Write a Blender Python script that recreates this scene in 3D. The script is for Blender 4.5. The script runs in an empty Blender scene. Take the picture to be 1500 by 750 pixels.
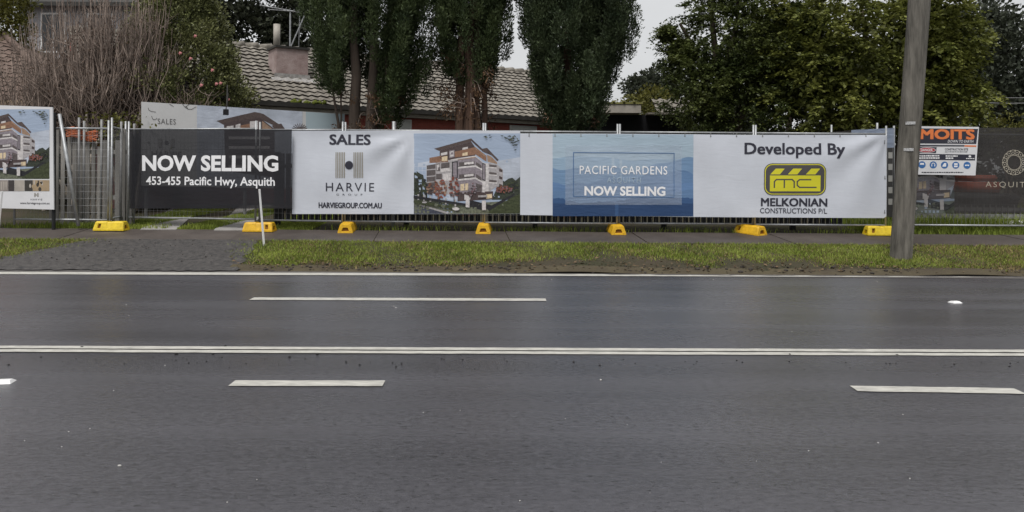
import bpy, bmesh, math, random
import numpy as np
from mathutils import Vector, Matrix

random.seed(7); RNG = np.random.default_rng(7)
R = math.radians
SC = bpy.context.scene
COL = SC.collection

# ---------------------------------------------------------------- camera, sky, sun, exposure
F, HZ, EYE, ROLL = 1167.0, 265.0, 1.30, R(0.40)      # focal length in photo pixels, horizon row, eye height
cd = bpy.data.cameras.new('camera'); cam = bpy.data.objects.new('camera', cd); COL.objects.link(cam)
cd.sensor_width = 36.0; cd.lens = F / 1500 * 36.0
cd.shift_y = -(375 - HZ) / 1500.0
cd.clip_start = 0.1; cd.clip_end = 1500
cr, sr = math.cos(ROLL), math.sin(ROLL)
cam.matrix_world = Matrix(((cr, -sr, 0, 0), (0, 0, -1, 0), (sr, cr, 0, EYE), (0, 0, 0, 1)))
SC.camera = cam

SUN_EL, SUN_AZ = R(62), R(200)                        # bright cloud behind the viewer
w = bpy.data.worlds.new('World'); SC.world = w; w.use_nodes = True
nt = w.node_tree; nt.nodes.clear()
sky = nt.nodes.new('ShaderNodeTexSky'); sky.sky_type = 'NISHITA'; sky.sun_disc = False
sky.sun_elevation = SUN_EL; sky.sun_rotation = SUN_AZ
sky.air_density = 1.0; sky.dust_density = 2.0; sky.ozone_density = 1.0
hsv = nt.nodes.new('ShaderNodeHueSaturation'); hsv.inputs['Saturation'].default_value = 0.16
tcw = nt.nodes.new('ShaderNodeTexCoord')
cl = nt.nodes.new('ShaderNodeTexNoise'); cl.inputs['Scale'].default_value = 2.2; cl.inputs['Detail'].default_value = 6
mpw = nt.nodes.new('ShaderNodeMapping'); mpw.inputs['Scale'].default_value = (1, 1, 2.5)
rw = nt.nodes.new('ShaderNodeMapRange'); rw.inputs[1].default_value = 0.3; rw.inputs[2].default_value = 0.7
rw.inputs[3].default_value = 0.86; rw.inputs[4].default_value = 1.12
mulw = nt.nodes.new('ShaderNodeVectorMath'); mulw.operation = 'SCALE'
bg = nt.nodes.new('ShaderNodeBackground'); bg.inputs['Strength'].default_value = 0.112
ow = nt.nodes.new('ShaderNodeOutputWorld')
L = nt.links.new
ovc = nt.nodes.new('ShaderNodeMix'); ovc.data_type = 'RGBA'; ovc.inputs[0].default_value = 0.7; ovc.inputs[7].default_value = (4.95, 5.0, 5.05, 1)
L(sky.outputs[0], hsv.inputs['Color']); L(hsv.outputs[0], ovc.inputs[6]); L(tcw.outputs['Generated'], mpw.inputs[0]); L(mpw.outputs[0], cl.inputs['Vector'])
L(cl.outputs['Fac'], rw.inputs[0]); L(ovc.outputs[2], mulw.inputs[0]); L(rw.outputs[0], mulw.inputs['Scale'])
L(mulw.outputs[0], bg.inputs['Color']); L(bg.outputs[0], ow.inputs['Surface'])
sd = bpy.data.lights.new('sun', 'SUN'); sun = bpy.data.objects.new('sun', sd); COL.objects.link(sun)
sd.energy = 2.2; sd.angle = R(22); sd.color = (1.0, 0.97, 0.93)
sdir = Vector((math.sin(SUN_AZ) * math.cos(SUN_EL), math.cos(SUN_AZ) * math.cos(SUN_EL), math.sin(SUN_EL)))
sun.rotation_euler = sdir.to_track_quat('Z', 'Y').to_euler()
vs = SC.view_settings; vs.view_transform = 'Standard'; vs.look = 'None'; vs.gamma = 1; vs.exposure = 0.35
vs.use_curve_mapping = False
SC.cycles.max_bounces = 6; SC.cycles.transparent_max_bounces = 16

# ---------------------------------------------------------------- helpers
def ray(px, py):
    u, v = (px - 750) / F, (HZ - py) / F
    return Vector((u * cr - v * sr, 1.0, u * sr + v * cr))
def at(px, py, Y):
    d = ray(px, py); return Vector((d.x * Y, Y, EYE + d.z * Y))
def flat(px, py, z=0.0):
    d = ray(px, py); k = (z - EYE) / d.z; return Vector((d.x * k, k, z))
GP = [(-60, -0.03), (11.15, -0.03), (11.36, 0.035), (13.02, 0.28), (14.3, 0.385), (16, 0.50), (19, 0.72), (22, 0.80), (40, 0.85), (400, 0.9)]
def gz(Y):
    for (a, za), (b, zb) in zip(GP, GP[1:]):
        if Y <= b: return za + (zb - za) * (Y - a) / (b - a)
    return GP[-1][1]
def gz_np(Y): return np.interp(Y, [p[0] for p in GP], [p[1] for p in GP])

def tag(o, label=None, cat=None, group=None, kind=None):
    if label: o['label'] = label
    if cat: o['category'] = cat
    if group: o['group'] = group
    if kind: o['kind'] = kind
    return o
def empty(name, loc=(0, 0, 0), rz=0.0, label=None, cat=None, group=None):
    o = bpy.data.objects.new(name, None); COL.objects.link(o); o.empty_display_size = 0.2
    o.location = loc; o.rotation_euler = (0, 0, rz)
    return tag(o, label, cat, group)
def link(name, me, mats, parent=None, smooth=False):
    o = bpy.data.objects.new(name, me); COL.objects.link(o)
    for m in (mats if isinstance(mats, (list, tuple)) else [mats]): me.materials.append(m)
    if smooth: me.polygons.foreach_set('use_smooth', [True] * len(me.polygons))
    if parent: o.parent = parent
    return o
def obj(name, bm, mats, parent=None, smooth=False, loc=None):
    me = bpy.data.meshes.new(name); bm.normal_update(); bm.to_mesh(me); bm.free()
    o = link(name, me, mats, parent, smooth)
    if loc is not None: o.location = loc
    return o
def copy_tree(o, parent=None):
    c = o.copy(); COL.objects.link(c)
    if parent: c.parent = parent
    for ch in list(o.children): copy_tree(ch, c)
    return c
def np_mesh(name, V, Fc):
    """V (n,3), Fc (m,k) all faces of k corners"""
    me = bpy.data.meshes.new(name); V = np.asarray(V, np.float32); Fc = np.asarray(Fc, np.int32)
    m, k = Fc.shape
    me.vertices.add(len(V)); me.vertices.foreach_set('co', V.ravel())
    me.loops.add(m * k); me.loops.foreach_set('vertex_index', Fc.ravel())
    me.polygons.add(m); me.polygons.foreach_set('loop_start', np.arange(0, m * k, k, dtype=np.int32))
    me.update(calc_edges=True); return me

def box(bm, x0, x1, y0, y1, z0, z1, mi=0):
    v = [bm.verts.new(p) for p in ((x0, y0, z0), (x1, y0, z0), (x1, y1, z0), (x0, y1, z0), (x0, y0, z1), (x1, y0, z1), (x1, y1, z1), (x0, y1, z1))]
    for f in ((3, 2, 1, 0), (4, 5, 6, 7), (0, 1, 5, 4), (1, 2, 6, 5), (2, 3, 7, 6), (3, 0, 4, 7)):
        bm.faces.new([v[i] for i in f]).material_index = mi
def tube(bm, pts, rad, n=8, cap=True, mi=0):
    pts = [Vector(p) for p in pts]; rad = rad if isinstance(rad, (list, tuple)) else [rad] * len(pts)
    rings = []
    for i, p in enumerate(pts):
        d = (pts[min(i + 1, len(pts) - 1)] - pts[max(i - 1, 0)]).normalized()
        a = Vector((0, 0, 1)) if abs(d.z) < 0.9 else Vector((1, 0, 0))
        s = d.cross(a).normalized(); t = s.cross(d)
        rings.append([bm.verts.new(p + (s * math.cos(2 * math.pi * k / n) + t * math.sin(2 * math.pi * k / n)) * rad[i]) for k in range(n)])
    for a, b in zip(rings, rings[1:]):
        for k in range(n): bm.faces.new((a[k], a[(k + 1) % n], b[(k + 1) % n], b[k])).material_index = mi
    if cap:
        bm.faces.new(rings[0][::-1]).material_index = mi; bm.faces.new(rings[-1]).material_index = mi
def bar(bm, p, q, wdt):
    tube(bm, [p, q], wdt, 4, False)
def tubes_mesh(name, lines, sides=3):
    """lines: list of (pts (k,3), radii (k,))"""
    Vs, Fs, off = [], [], 0
    ang = np.arange(sides) * 2 * np.pi / sides; ca, sa = np.cos(ang), np.sin(ang)
    for pts, rad in lines:
        pts = np.asarray(pts, float); k = len(pts); rad = np.broadcast_to(np.asarray(rad, float), (k,))
        d = np.gradient(pts, axis=0); d /= np.linalg.norm(d, axis=1)[:, None] + 1e-9
        a = np.where(np.abs(d[:, 2:3]) < 0.85, np.array([[0, 0, 1.0]]), np.array([[1.0, 0, 0]]))
        s = np.cross(d, a); s /= np.linalg.norm(s, axis=1)[:, None] + 1e-9; t = np.cross(s, d)
        ring = pts[:, None, :] + rad[:, None, None] * (s[:, None, :] * ca[None, :, None] + t[:, None, :] * sa[None, :, None])
        Vs.append(ring.reshape(-1, 3))
        i = np.arange(k - 1)[:, None] * sides; j = np.arange(sides)[None, :]; jn = (j + 1) % sides
        Fs.append(np.stack([off + i + j, off + i + jn, off + i + sides + jn, off + i + sides + j], -1).reshape(-1, 4))
        off += k * sides
    return np_mesh(name, np.concatenate(Vs), np.concatenate(Fs))
def unit(a): return a / (np.linalg.norm(a, axis=-1, keepdims=True) + 1e-9)
def leaves_mesh(name, P, D, Ln, Wd, curl=0.15, flat=0.0):
    """one folded four-cornered leaf per point: P base, D direction"""
    n = len(P); D = unit(D); rnd = unit(RNG.normal(size=(n, 3)) + np.array([0, 0, flat * 3])); S = unit(np.cross(D, rnd)); U = np.cross(S, D)
    Ln = np.broadcast_to(Ln, (n,))[:, None]; Wd = np.broadcast_to(Wd, (n,))[:, None]
    mid = P + D * Ln * 0.45
    V = np.stack([P, mid + S * Wd * 0.5 + U * Wd * curl, P + D * Ln, mid - S * Wd * 0.5 + U * Wd * curl], 1).reshape(-1, 3)
    b = np.arange(n)[:, None] * 4
    return np_mesh(name, V, np.concatenate([b + [0, 1, 2], b + [0, 2, 3]]))

# ---------------------------------------------------------------- materials
def srgb(r, g, b): return tuple((c / 255 / 12.92 if c / 255 < 0.04045 else ((c / 255 + 0.055) / 1.055) ** 2.4) for c in (r, g, b))
def mat(name, rgb, rough=0.7, var=0.25, scale=6.0, bump=0.0, bscale=None, metal=0.0, spec=0.4, rgb2=None, stretch=(1, 1, 1), island=0.0, detail=5, coord='Object'):
    m = bpy.data.materials.new(name); m.use_nodes = True; t = m.node_tree; p = t.nodes['Principled BSDF']; l = t.links.new
    p.inputs['Roughness'].default_value = rough; p.inputs['Metallic'].default_value = metal
    p.inputs['Specular IOR Level'].default_value = spec
    tc = t.nodes.new('ShaderNodeTexCoord'); mp = t.nodes.new('ShaderNodeMapping'); mp.inputs['Scale'].default_value = stretch
    l(tc.outputs[coord], mp.inputs[0])
    n = t.nodes.new('ShaderNodeTexNoise'); n.inputs['Scale'].default_value = scale; n.inputs['Detail'].default_value = detail; n.inputs['Roughness'].default_value = 0.65
    l(mp.outputs[0], n.inputs['Vector'])
    rp = t.nodes.new('ShaderNodeMapRange'); rp.inputs[1].default_value = 0.3; rp.inputs[2].default_value = 0.7; l(n.outputs['Fac'], rp.inputs[0])
    mx = t.nodes.new('ShaderNodeMix'); mx.data_type = 'RGBA'; l(rp.outputs[0], mx.inputs[0])
    a = tuple(c * (1 - var) for c in rgb); b = rgb2 if rgb2 else tuple(min(1, c * (1 + var)) for c in rgb)
    mx.inputs[6].default_value = (*a, 1); mx.inputs[7].default_value = (*b, 1); out = mx.outputs[2]
    if island:
        g = t.nodes.new('ShaderNodeNewGeometry'); r2 = t.nodes.new('ShaderNodeMapRange'); r2.inputs[3].default_value = 1 - island; r2.inputs[4].default_value = 1 + island
        l(g.outputs['Random Per Island'], r2.inputs[0]); sc = t.nodes.new('ShaderNodeVectorMath'); sc.operation = 'SCALE'
        l(out, sc.inputs[0]); l(r2.outputs[0], sc.inputs['Scale']); out = sc.outputs[0]
    l(out, p.inputs['Base Color'])
    if bump:
        nb = t.nodes.new('ShaderNodeTexNoise'); nb.inputs['Scale'].default_value = bscale or scale * 4; nb.inputs['Detail'].default_value = 4
        l(mp.outputs[0], nb.inputs['Vector']); bp = t.nodes.new('ShaderNodeBump'); bp.inputs['Strength'].default_value = bump; bp.inputs['Distance'].default_value = 0.02
        l(nb.outputs['Fac'], bp.inputs['Height']); l(bp.outputs[0], p.inputs['Normal'])
    return m
def leafmat(name, a, b, rough=0.55, island=0.45, scale=0.9, trans=0.25):
    m = mat(name, a, rough, 0.0, scale, rgb2=b, island=island, detail=3, spec=0.3)
    t = m.node_tree; p = t.nodes['Principled BSDF']; o = t.nodes['Material Output']; l = t.links.new
    tr = t.nodes.new('ShaderNodeBsdfTranslucent'); mx = t.nodes.new('ShaderNodeMixShader'); mx.inputs[0].default_value = trans
    src = p.inputs['Base Color'].links[0].from_socket; l(src, tr.inputs['Color'])
    l(p.outputs[0], mx.inputs[1]); l(tr.outputs[0], mx.inputs[2]); l(mx.outputs[0], o.inputs['Surface'])
    return m
def shade(m, fac):
    """woven mesh cloth: lets part of the light through between its threads"""
    t = m.node_tree; p = t.nodes['Principled BSDF']; o = t.nodes['Material Output']; l = t.links.new
    tr = t.nodes.new('ShaderNodeBsdfTransparent'); mx = t.nodes.new('ShaderNodeMixShader'); mx.inputs[0].default_value = fac
    l(p.outputs[0], mx.inputs[1]); l(tr.outputs[0], mx.inputs[2]); l(mx.outputs[0], o.inputs['Surface']); return m

# asphalt: wheel tracks run along X, so the noise is stretched that way
def asphalt(name, dark, light, r0, r1, bumpd=0.6):
    m = bpy.data.materials.new(name); m.use_nodes = True; t = m.node_tree; p = t.nodes['Principled BSDF']; l = t.links.new
    tc = t.nodes.new('ShaderNodeTexCoord')
    def noise(scale, det, st=(1, 1, 1), rough=0.6):
        mp = t.nodes.new('ShaderNodeMapping'); mp.inputs['Scale'].default_value = st; l(tc.outputs['Object'], mp.inputs[0])
        n = t.nodes.new('ShaderNodeTexNoise'); n.inputs['Scale'].default_value = scale; n.inputs['Detail'].default_value = det; n.inputs['Roughness'].default_value = rough
        l(mp.outputs[0], n.inputs['Vector']); return n.outputs['Fac']
    def rng(s, a, b, c, d):
        r = t.nodes.new('ShaderNodeMapRange'); r.inputs[1].default_value = a; r.inputs[2].default_value = b; r.inputs[3].default_value = c; r.inputs[4].default_value = d
        l(s, r.inputs[0]); return r.outputs[0]
    def mth(op, a, b):
        k = t.nodes.new('ShaderNodeMath'); k.operation = op
        for i, s in enumerate((a, b)):
            if isinstance(s, (int, float)): k.inputs[i].default_value = s
            else: l(s, k.inputs[i])
        return k.outputs[0]
    grit = noise(95, 4, rough=0.8); grit2 = noise(38, 4, (.5, 1, 1), rough=0.8); band = noise(1.5, 3, (0.05, 1, 1)); patch = noise(0.35, 4, (0.5, 1, 1))
    streak = noise(3.4, 3, (0.03, 1, 1))
    f = mth('ADD', mth('MULTIPLY', rng(grit2, 0.36, 0.64, 0, 1), 0.5), mth('MULTIPLY', rng(band, 0.35, 0.65, 0, 1), 0.3))
    f = mth('ADD', f, mth('MULTIPLY', rng(patch, 0.35, 0.65, 0, 1), 0.25))
    mx = t.nodes.new('ShaderNodeMix'); mx.data_type = 'RGBA'; l(f, mx.inputs[0]); mx.inputs[6].default_value = (*dark, 1); mx.inputs[7].default_value = (*light, 1)
    # a few pale stones
    st = rng(noise(75, 2), 0.66, 0.72, 0, .8)
    m2 = t.nodes.new('ShaderNodeMix'); m2.data_type = 'RGBA'; l(st, m2.inputs[0]); l(mx.outputs[2], m2.inputs[6]); m2.inputs[7].default_value = (0.14, 0.137, 0.135, 1)
    pit = rng(noise(46, 3, (.45, 1, 1), .8), 0.36, 0.42, 0.85, 0)
    m3 = t.nodes.new('ShaderNodeMix'); m3.data_type = 'RGBA'; l(pit, m3.inputs[0]); l(m2.outputs[2], m3.inputs[6]); m3.inputs[7].default_value = (0.012, 0.012, 0.013, 1)
    l(m3.outputs[2], p.inputs['Base Color'])
    wet = noise(0.5, 3, (0.45, 1, 1)); rr = mth('ADD', mth('ADD', mth('MULTIPLY', rng(band, 0.35, 0.65, 0, 1), 0.35), mth('MULTIPLY', rng(streak, 0.3, 0.7, 0, 1), 0.25)), mth('MULTIPLY', rng(wet, 0.38, 0.62, 0, 1), 0.4))
    l(rng(rr, 0, 1, r0, r1), p.inputs['Roughness']); p.inputs['Specular IOR Level'].default_value = 0.5
    bp = t.nodes.new('ShaderNodeBump'); bp.inputs['Strength'].default_value = bumpd; bp.inputs['Distance'].default_value = 0.006
    l(mth('ADD', grit, mth('MULTIPLY', grit2, 1.2)), bp.inputs['Height']); l(bp.outputs[0], p.inputs['Normal'])
    return m
M = {}
M['road'] = asphalt('asphalt', (0.026, 0.0255, 0.030), (0.092, 0.090, 0.102), 0.13, 0.40, 0.32)
M['shoulder'] = asphalt('shoulder asphalt', (0.06, 0.055, 0.052), (0.12, 0.11, 0.105), 0.6, 0.8)
M['gravel'] = mat('driveway gravel', (0.020, 0.019, 0.020), 0.55, 0.0, 14.0, rgb2=(0.105, 0.097, 0.092), bump=0.8, bscale=110, detail=10)
M['paint'] = mat('road paint', (0.43, 0.42, 0.385), 0.65, 0.30, 22, bump=0.15, bscale=160, stretch=(0.4, 1, 1), detail=9)
M['soil'] = mat('soil', (0.045, 0.034, 0.024), 0.95, 0.0, 1.6, rgb2=(0.09, 0.075, 0.04), bump=1.0, bscale=30)
M['lawn'] = mat('lawn soil', (0.030, 0.033, 0.012), 0.95, 0.0, 1.2, rgb2=(0.055, 0.042, 0.026), bump=1.0, bscale=40)
M['path'] = mat('damp concrete', (0.045, 0.036, 0.032), 0.6, 0.0, 1.7, rgb2=(0.088, 0.074, 0.066), bump=0.3, bscale=60, detail=9, island=0.1)
M['strip'] = mat('pale concrete', (0.27, 0.26, 0.25), 0.8, 0.2, 2.5, bump=0.2, bscale=50, detail=8)
M['grass'] = leafmat('grass blades', (0.135, 0.185, 0.024), (0.30, 0.35, 0.07), 0.6, 0.4, 1.3, 0.3)
M['straw'] = leafmat('dry grass', (0.15, 0.125, 0.05), (0.30, 0.23, 0.11), 0.8, 0.4, 2.0, 0.2)
M['galv'] = mat('galvanised steel', (0.36, 0.37, 0.38), 0.5, 0.25, 9, metal=0.55, bump=0.1)
M['galvd'] = mat('weathered steel', (0.22, 0.22, 0.22), 0.6, 0.3, 7, metal=0.4)
M['wire'] = mat('steel wire', (0.30, 0.30, 0.31), 0.5, 0.2, 9, metal=0.4)
M['yellow'] = mat('yellow plastic', (0.62, 0.36, 0.012), 0.5, 0.22, 14, bump=0.15, bscale=50)
M['yellow2'] = mat('lemon plastic', (0.66, 0.48, 0.02), 0.5, 0.22, 14, bump=0.15, bscale=50)
M['slot_shadow'] = mat('shadowed slot plastic', (0.20, 0.085, 0.01), 0.9, 0.3, 20)  # darker plastic tone, shade painted into the recessed block slots
M['pole'] = mat('weathered timber pole', (0.040, 0.037, 0.031), 0.9, 0.0, 11, rgb2=(0.19, 0.176, 0.152), bump=1.0, bscale=40, stretch=(1, 1, 0.12), detail=9)
M['palings'] = mat('grey palings', (0.16, 0.155, 0.145), 0.9, 0.0, 5, rgb2=(0.36, 0.345, 0.32), bump=0.6, stretch=(1, 1, 0.15), island=0.35, detail=8)
M['black_timber'] = mat('dark stained timber', (0.014, 0.015, 0.016), 0.75, 0.35, 6, bump=0.3, stretch=(1, 1, 0.2), island=0.4)
M['white_paint'] = mat('white paint', (0.72, 0.72, 0.72), 0.5, 0.07, 5)
M['orange'] = mat('orange mesh', (0.42, 0.13, 0.06), 0.8, 0.3, 8)
M['bark'] = mat('bark', (0.05, 0.038, 0.03), 0.95, 0.0, 6, rgb2=(0.13, 0.10, 0.08), bump=1.0, bscale=16, stretch=(1, 1, 0.15), detail=8)
M['bark_red'] = mat('fibrous red bark', (0.045, 0.028, 0.02), 0.95, 0.0, 9, rgb2=(0.15, 0.09, 0.065), bump=1.0, bscale=20, stretch=(1, 1, 0.08), detail=8)
M['bark_grey'] = mat('grey bark', (0.26, 0.225, 0.19), 0.9, 0.0, 7, rgb2=(0.50, 0.45, 0.39), bump=0.6)
M['twig'] = mat('bare twigs', (0.11, 0.080, 0.066), 0.9, 0.0, 2, rgb2=(0.33, 0.265, 0.225), island=0.6)
M['tile'] = mat('roof tiles', (0.085, 0.076, 0.064), 0.85, 0.0, 5, rgb2=(0.31, 0.285, 0.245), bump=0.4, bscale=25, detail=8)
M['tile_brown'] = mat('brown roof tiles', (0.075, 0.05, 0.04), 0.85, 0.0, 4, rgb2=(0.20, 0.145, 0.12), bump=0.4, bscale=25, detail=8)
M['tile_shadow'] = mat('tile edge shadow tone', (0.05, 0.043, 0.038), 0.9, 0.2, 5)  # dark tone painting the shadow line under each tile course
M['render_pink'] = mat('stained render', (0.22, 0.15, 0.14), 0.9, 0.0, 3.2, rgb2=(0.44, 0.36, 0.345), bump=0.5, bscale=35, detail=9)
M['flash'] = mat('flaking flashing', (0.30, 0.29, 0.28), 0.7, 0.4, 14, bump=0.4)
M['gutter'] = mat('dark gutter', (0.03, 0.028, 0.025), 0.6, 0.3, 5)
M['fascia'] = mat('pale fascia', (0.38, 0.35, 0.31), 0.6, 0.2, 3)
M['moss'] = mat('moss', (0.10, 0.12, 0.015), 1, 0.4, 20, bump=1.0)
M['glass'] = mat('dark glass', (0.02, 0.022, 0.025), 0.08, 0.1, 3, spec=0.6)
M['blind'] = mat('pale blind', (0.62, 0.64, 0.63), 0.7, 0.05, 8)
M['dark_wall'] = mat('dark wall', (0.010, 0.010, 0.013), 0.85, 0.3, 6)
M['grey_board'] = mat('weathered weatherboard', (0.34, 0.34, 0.36), 0.8, 0.2, 6, bump=0.3, stretch=(1, 1, 0.15), detail=8)
M['tarp'] = mat('black tarpaulin', (0.018, 0.018, 0.019), 0.55, 0.3, 4, bump=0.8, bscale=6)
M['rust_orange'] = mat('orange machine paint', (0.42, 0.09, 0.045), 0.55, 0.25, 6)
def brick():
    m = bpy.data.materials.new('red brick'); m.use_nodes = True; t = m.node_tree; p = t.nodes['Principled BSDF']; l = t.links.new
    tc = t.nodes.new('ShaderNodeTexCoord'); mp = t.nodes.new('ShaderNodeMapping'); mp.inputs['Rotation'].default_value = (R(90), 0, 0)
    b = t.nodes.new('ShaderNodeTexBrick'); b.inputs['Scale'].default_value = 4.3; b.inputs['Color1'].default_value = (0.42, 0.105, 0.085, 1); b.inputs['Color2'].default_value = (0.34, 0.08, 0.065, 1)
    b.inputs['Mortar'].default_value = (0.32, 0.15, 0.12, 1); b.inputs['Mortar Size'].default_value = 0.012
    l(tc.outputs['Object'], mp.inputs[0]); l(mp.outputs[0], b.inputs['Vector']); l(b.outputs['Color'], p.inputs['Base Color']); p.inputs['Roughness'].default_value = 0.85
    return m
M['brick'] = brick()

# ---------------------------------------------------------------- ground, road, path
def sheet(name, m, xs, ys, zf, thick=0.0, kind='structure'):
    V = np.array([(x, y, zf(x, y)) for y in ys for x in xs]); nx = len(xs)
    Fc = np.array([(j * nx + i, j * nx + i + 1, (j + 1) * nx + i + 1, (j + 1) * nx + i) for j in range(len(ys) - 1) for i in range(nx - 1)])
    o = link(name, np_mesh(name, V, Fc), m); o['kind'] = kind; return o
def lump(x, y):
    return 0.012 * math.sin(x * 2.3 + 1.1 * math.sin(y * 3)) + 0.010 * math.sin(x * 5.1 + y * 4)
ys = [-60, -20, 0, 11.15] + [11.25 + 0.1 * i for i in range(35)] + [15, 16, 18, 20, 22, 26, 32, 40, 70, 140, 320]
xs = [-300, -120, -50, -25] + [-15 + 0.2 * i for i in range(151)] + [25, 50, 120, 300]
sheet('ground', M['lawn'], xs, ys, lambda x, y: gz(y) + (lump(x, y) if 11.3 < y < 13.0 else 0))
for sx in ([-16 + 0.2 * i for i in range(43)], [-4.0 + 0.2 * i for i in range(101)]):
  sheet('soil_strip', M['soil'], sx, [11.2, 11.32, 11.45, 11.6],
      lambda x, y: gz(y) + 0.016 + (0.03 * max(0, math.sin(x * 1.7) * math.sin(x * .63 + 1)) if y < 11.5 else -0.03))
e0, e1 = flat(0, 393), flat(1500, 398)
sheet('road', M['road'], [-80, -30, -12, -6, 0, 6, 12, 30, 80], [-9, -3, 0, 3, 5, 7, 9, 11.0], lambda x, y: 0.0)
bm = bmesh.new()
rag = [(-40, 11.22)] + [(-15 + 0.22 * i, 11.26 + 0.05 * math.sin(i * 1.9) + random.uniform(-.04, .04)) for i in range(140)] + [(40, 11.25)]
for (xa, ya), (xb, yb) in zip(rag, rag[1:]):
    bm.faces.new([bm.verts.new(p) for p in ((xa, 10.95, 0.004), (xb, 10.95, 0.004), (xb, yb, 0.006), (xa, ya, 0.006))])
obj('road_shoulder', bm, M['shoulder'])['kind'] = 'structure'
def lineseg(pa, pb, halfpx, ext0=0, ext1=0, worn=True):
    """painted line on the road between two photo points, real width from its thickness in the photo"""
    a, b = flat(*pa), flat(*pb); d = (b - a).normalized(); a = a - d * ext0; b = b + d * ext1
    y = (pa[1] + pb[1]) / 2; wdt = abs(flat(750, y - halfpx).y - flat(750, y + halfpx).y) / 2; nrm = Vector((-d.y, d.x, 0))
    n = max(2, int((b - a).length / 0.12)); up, lo = [], []
    for i in range(n + 1):
        p = a + (b - a) * i / n; k = 0.004 if worn else 0
        if i in (0, n) : p = p + d * random.uniform(-.03, .03)
        up.append(p + nrm * (wdt + random.uniform(-k, k))); lo.append(p - nrm * (wdt + random.uniform(-k, k)))
    return up, lo
def marking(name, segs, z=0.005):
    bm = bmesh.new()
    for up, lo in segs:
        u = [bm.verts.new((p.x, p.y, z)) for p in up]; q = [bm.verts.new((p.x, p.y, z)) for p in lo]
        for i in range(len(u) - 1): bm.faces.new((q[i], q[i + 1], u[i + 1], u[i]))
    o = obj(name, bm, M['paint']); o['kind'] = 'structure'; return o
marking('edge_line_marking', [lineseg((0, 400.3), (1500, 405), 1.7, 40, 40)])
marking('double_centre_line_marking', [lineseg((0, 509.0), (1500, 515.0), 1.9, 30, 30), lineseg((0, 514.2), (1500, 520.3), 1.9, 30, 30)])
fa = lineseg((370, 438), (803, 439.6), 1.8); nb = lineseg((337, 562), (567, 562.4), 4.0); nc = lineseg((1248, 569.8), (1490, 573.8), 4.2)
marking('lane_line_marking', [fa, nb, nc])

# driveway crossing between verge and footpath
bm = bmesh.new(); rows = []
for j in range(19):
    y = 11.12 + (13.06 - 11.12) * j / 18; k = (y - 11.3) / 1.75
    xl = -8.2 + 1.35 * max(0, min(1, k)) ** 0.6 + random.uniform(-.06, .06); xr = -3.85 - 0.35 * k + random.uniform(-.07, .07)
    rows.append([bm.verts.new((xl + (xr - xl) * i / 40, y + (random.uniform(-.05, .07) if j == 0 else 0), max(gz(y), -0.03) + 0.022 + random.uniform(-.004, .004) + (0.025 if y < 11.3 else 0))) for i in range(41)])
for a, b in zip(rows, rows[1:]):
    for i in range(40): bm.faces.new((a[i], a[i + 1], b[i + 1], b[i]))
obj('driveway', bm, M['gravel'], smooth=True)['kind'] = 'structure'
def in_drive(x, y):
    k = np.clip((y - 11.3) / 1.75, 0, 1); return (x > -8.2 + 1.35 * k ** 0.6 - .02) & (x < -3.85 - 0.35 * k + .02)

bm = bmesh.new()
x = -40.0; i = 0
joints = [at(p, 350, 13.6).x for p in (110, 350, 555, 748, 942, 1150, 1320)]
edges = [-40] + [joints[0] - 2.2 * k for k in range(12, 0, -1)] + joints + [joints[-1] + 2.2 * k for k in range(1, 14)]
edges = sorted(e for e in edges)
for a, b in zip(edges, edges[1:]):
    t0, t1 = random.uniform(-.006, .006), random.uniform(-.006, .006)
    za, zb = gz(13.04) + 0.012, gz(14.28) + 0.012
    sk = 0.10
    v = [bm.verts.new(p) for p in ((a + .007, 13.04, za + t0), (b - .007, 13.04, za + t1), (b - .007 - sk, 14.28, zb + t1), (a + .007 - sk, 14.28, zb + t0))]
    u = [bm.verts.new((q.co.x, q.co.y, q.co.z - 0.08)) for q in v]
    bm.faces.new(v)
    for k in range(4): bm.faces.new((u[k], u[(k + 1) % 4], v[(k + 1) % 4], v[k]))
obj('footpath', bm, M['path'])['kind'] = 'structure'
# two concrete wheel strips running into the lot
bm = bmesh.new()
for (pa, pb, pc, pd_) in (((205, 336), (258, 336), (300, 300), (258, 300)), ((313, 337), (362, 337), (398, 300), (352, 300))):
    def g(px, py):
        Y = 14.3
        for _ in range(30): d = ray(px, py); Y = Y + ((gz(Y) + 0.02 - EYE) / d.z - Y) * 0.5
        return Vector((d.x * Y, Y, gz(Y) + 0.012))
    A, B, C_, D_ = g(*pa), g(*pb), g(*pc), g(*pd_)
    n = 5
    for k in range(n):
        s0, s1 = k / n + 0.004, (k + 1) / n - 0.004
        q = [A.lerp(D_, s0), B.lerp(C_, s0), B.lerp(C_, s1), A.lerp(D_, s1)]
        top = [bm.verts.new((p.x, p.y, gz(p.y) + 0.02)) for p in q]; bot = [bm.verts.new((p.x, p.y, gz(p.y) - 0.04)) for p in q]
        bm.faces.new(top)
        for i in range(4): bm.faces.new((bot[i], bot[(i + 1) % 4], top[(i + 1) % 4], top[i]))
obj('driveway_strips', bm, M['strip'])['kind'] = 'structure'

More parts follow.
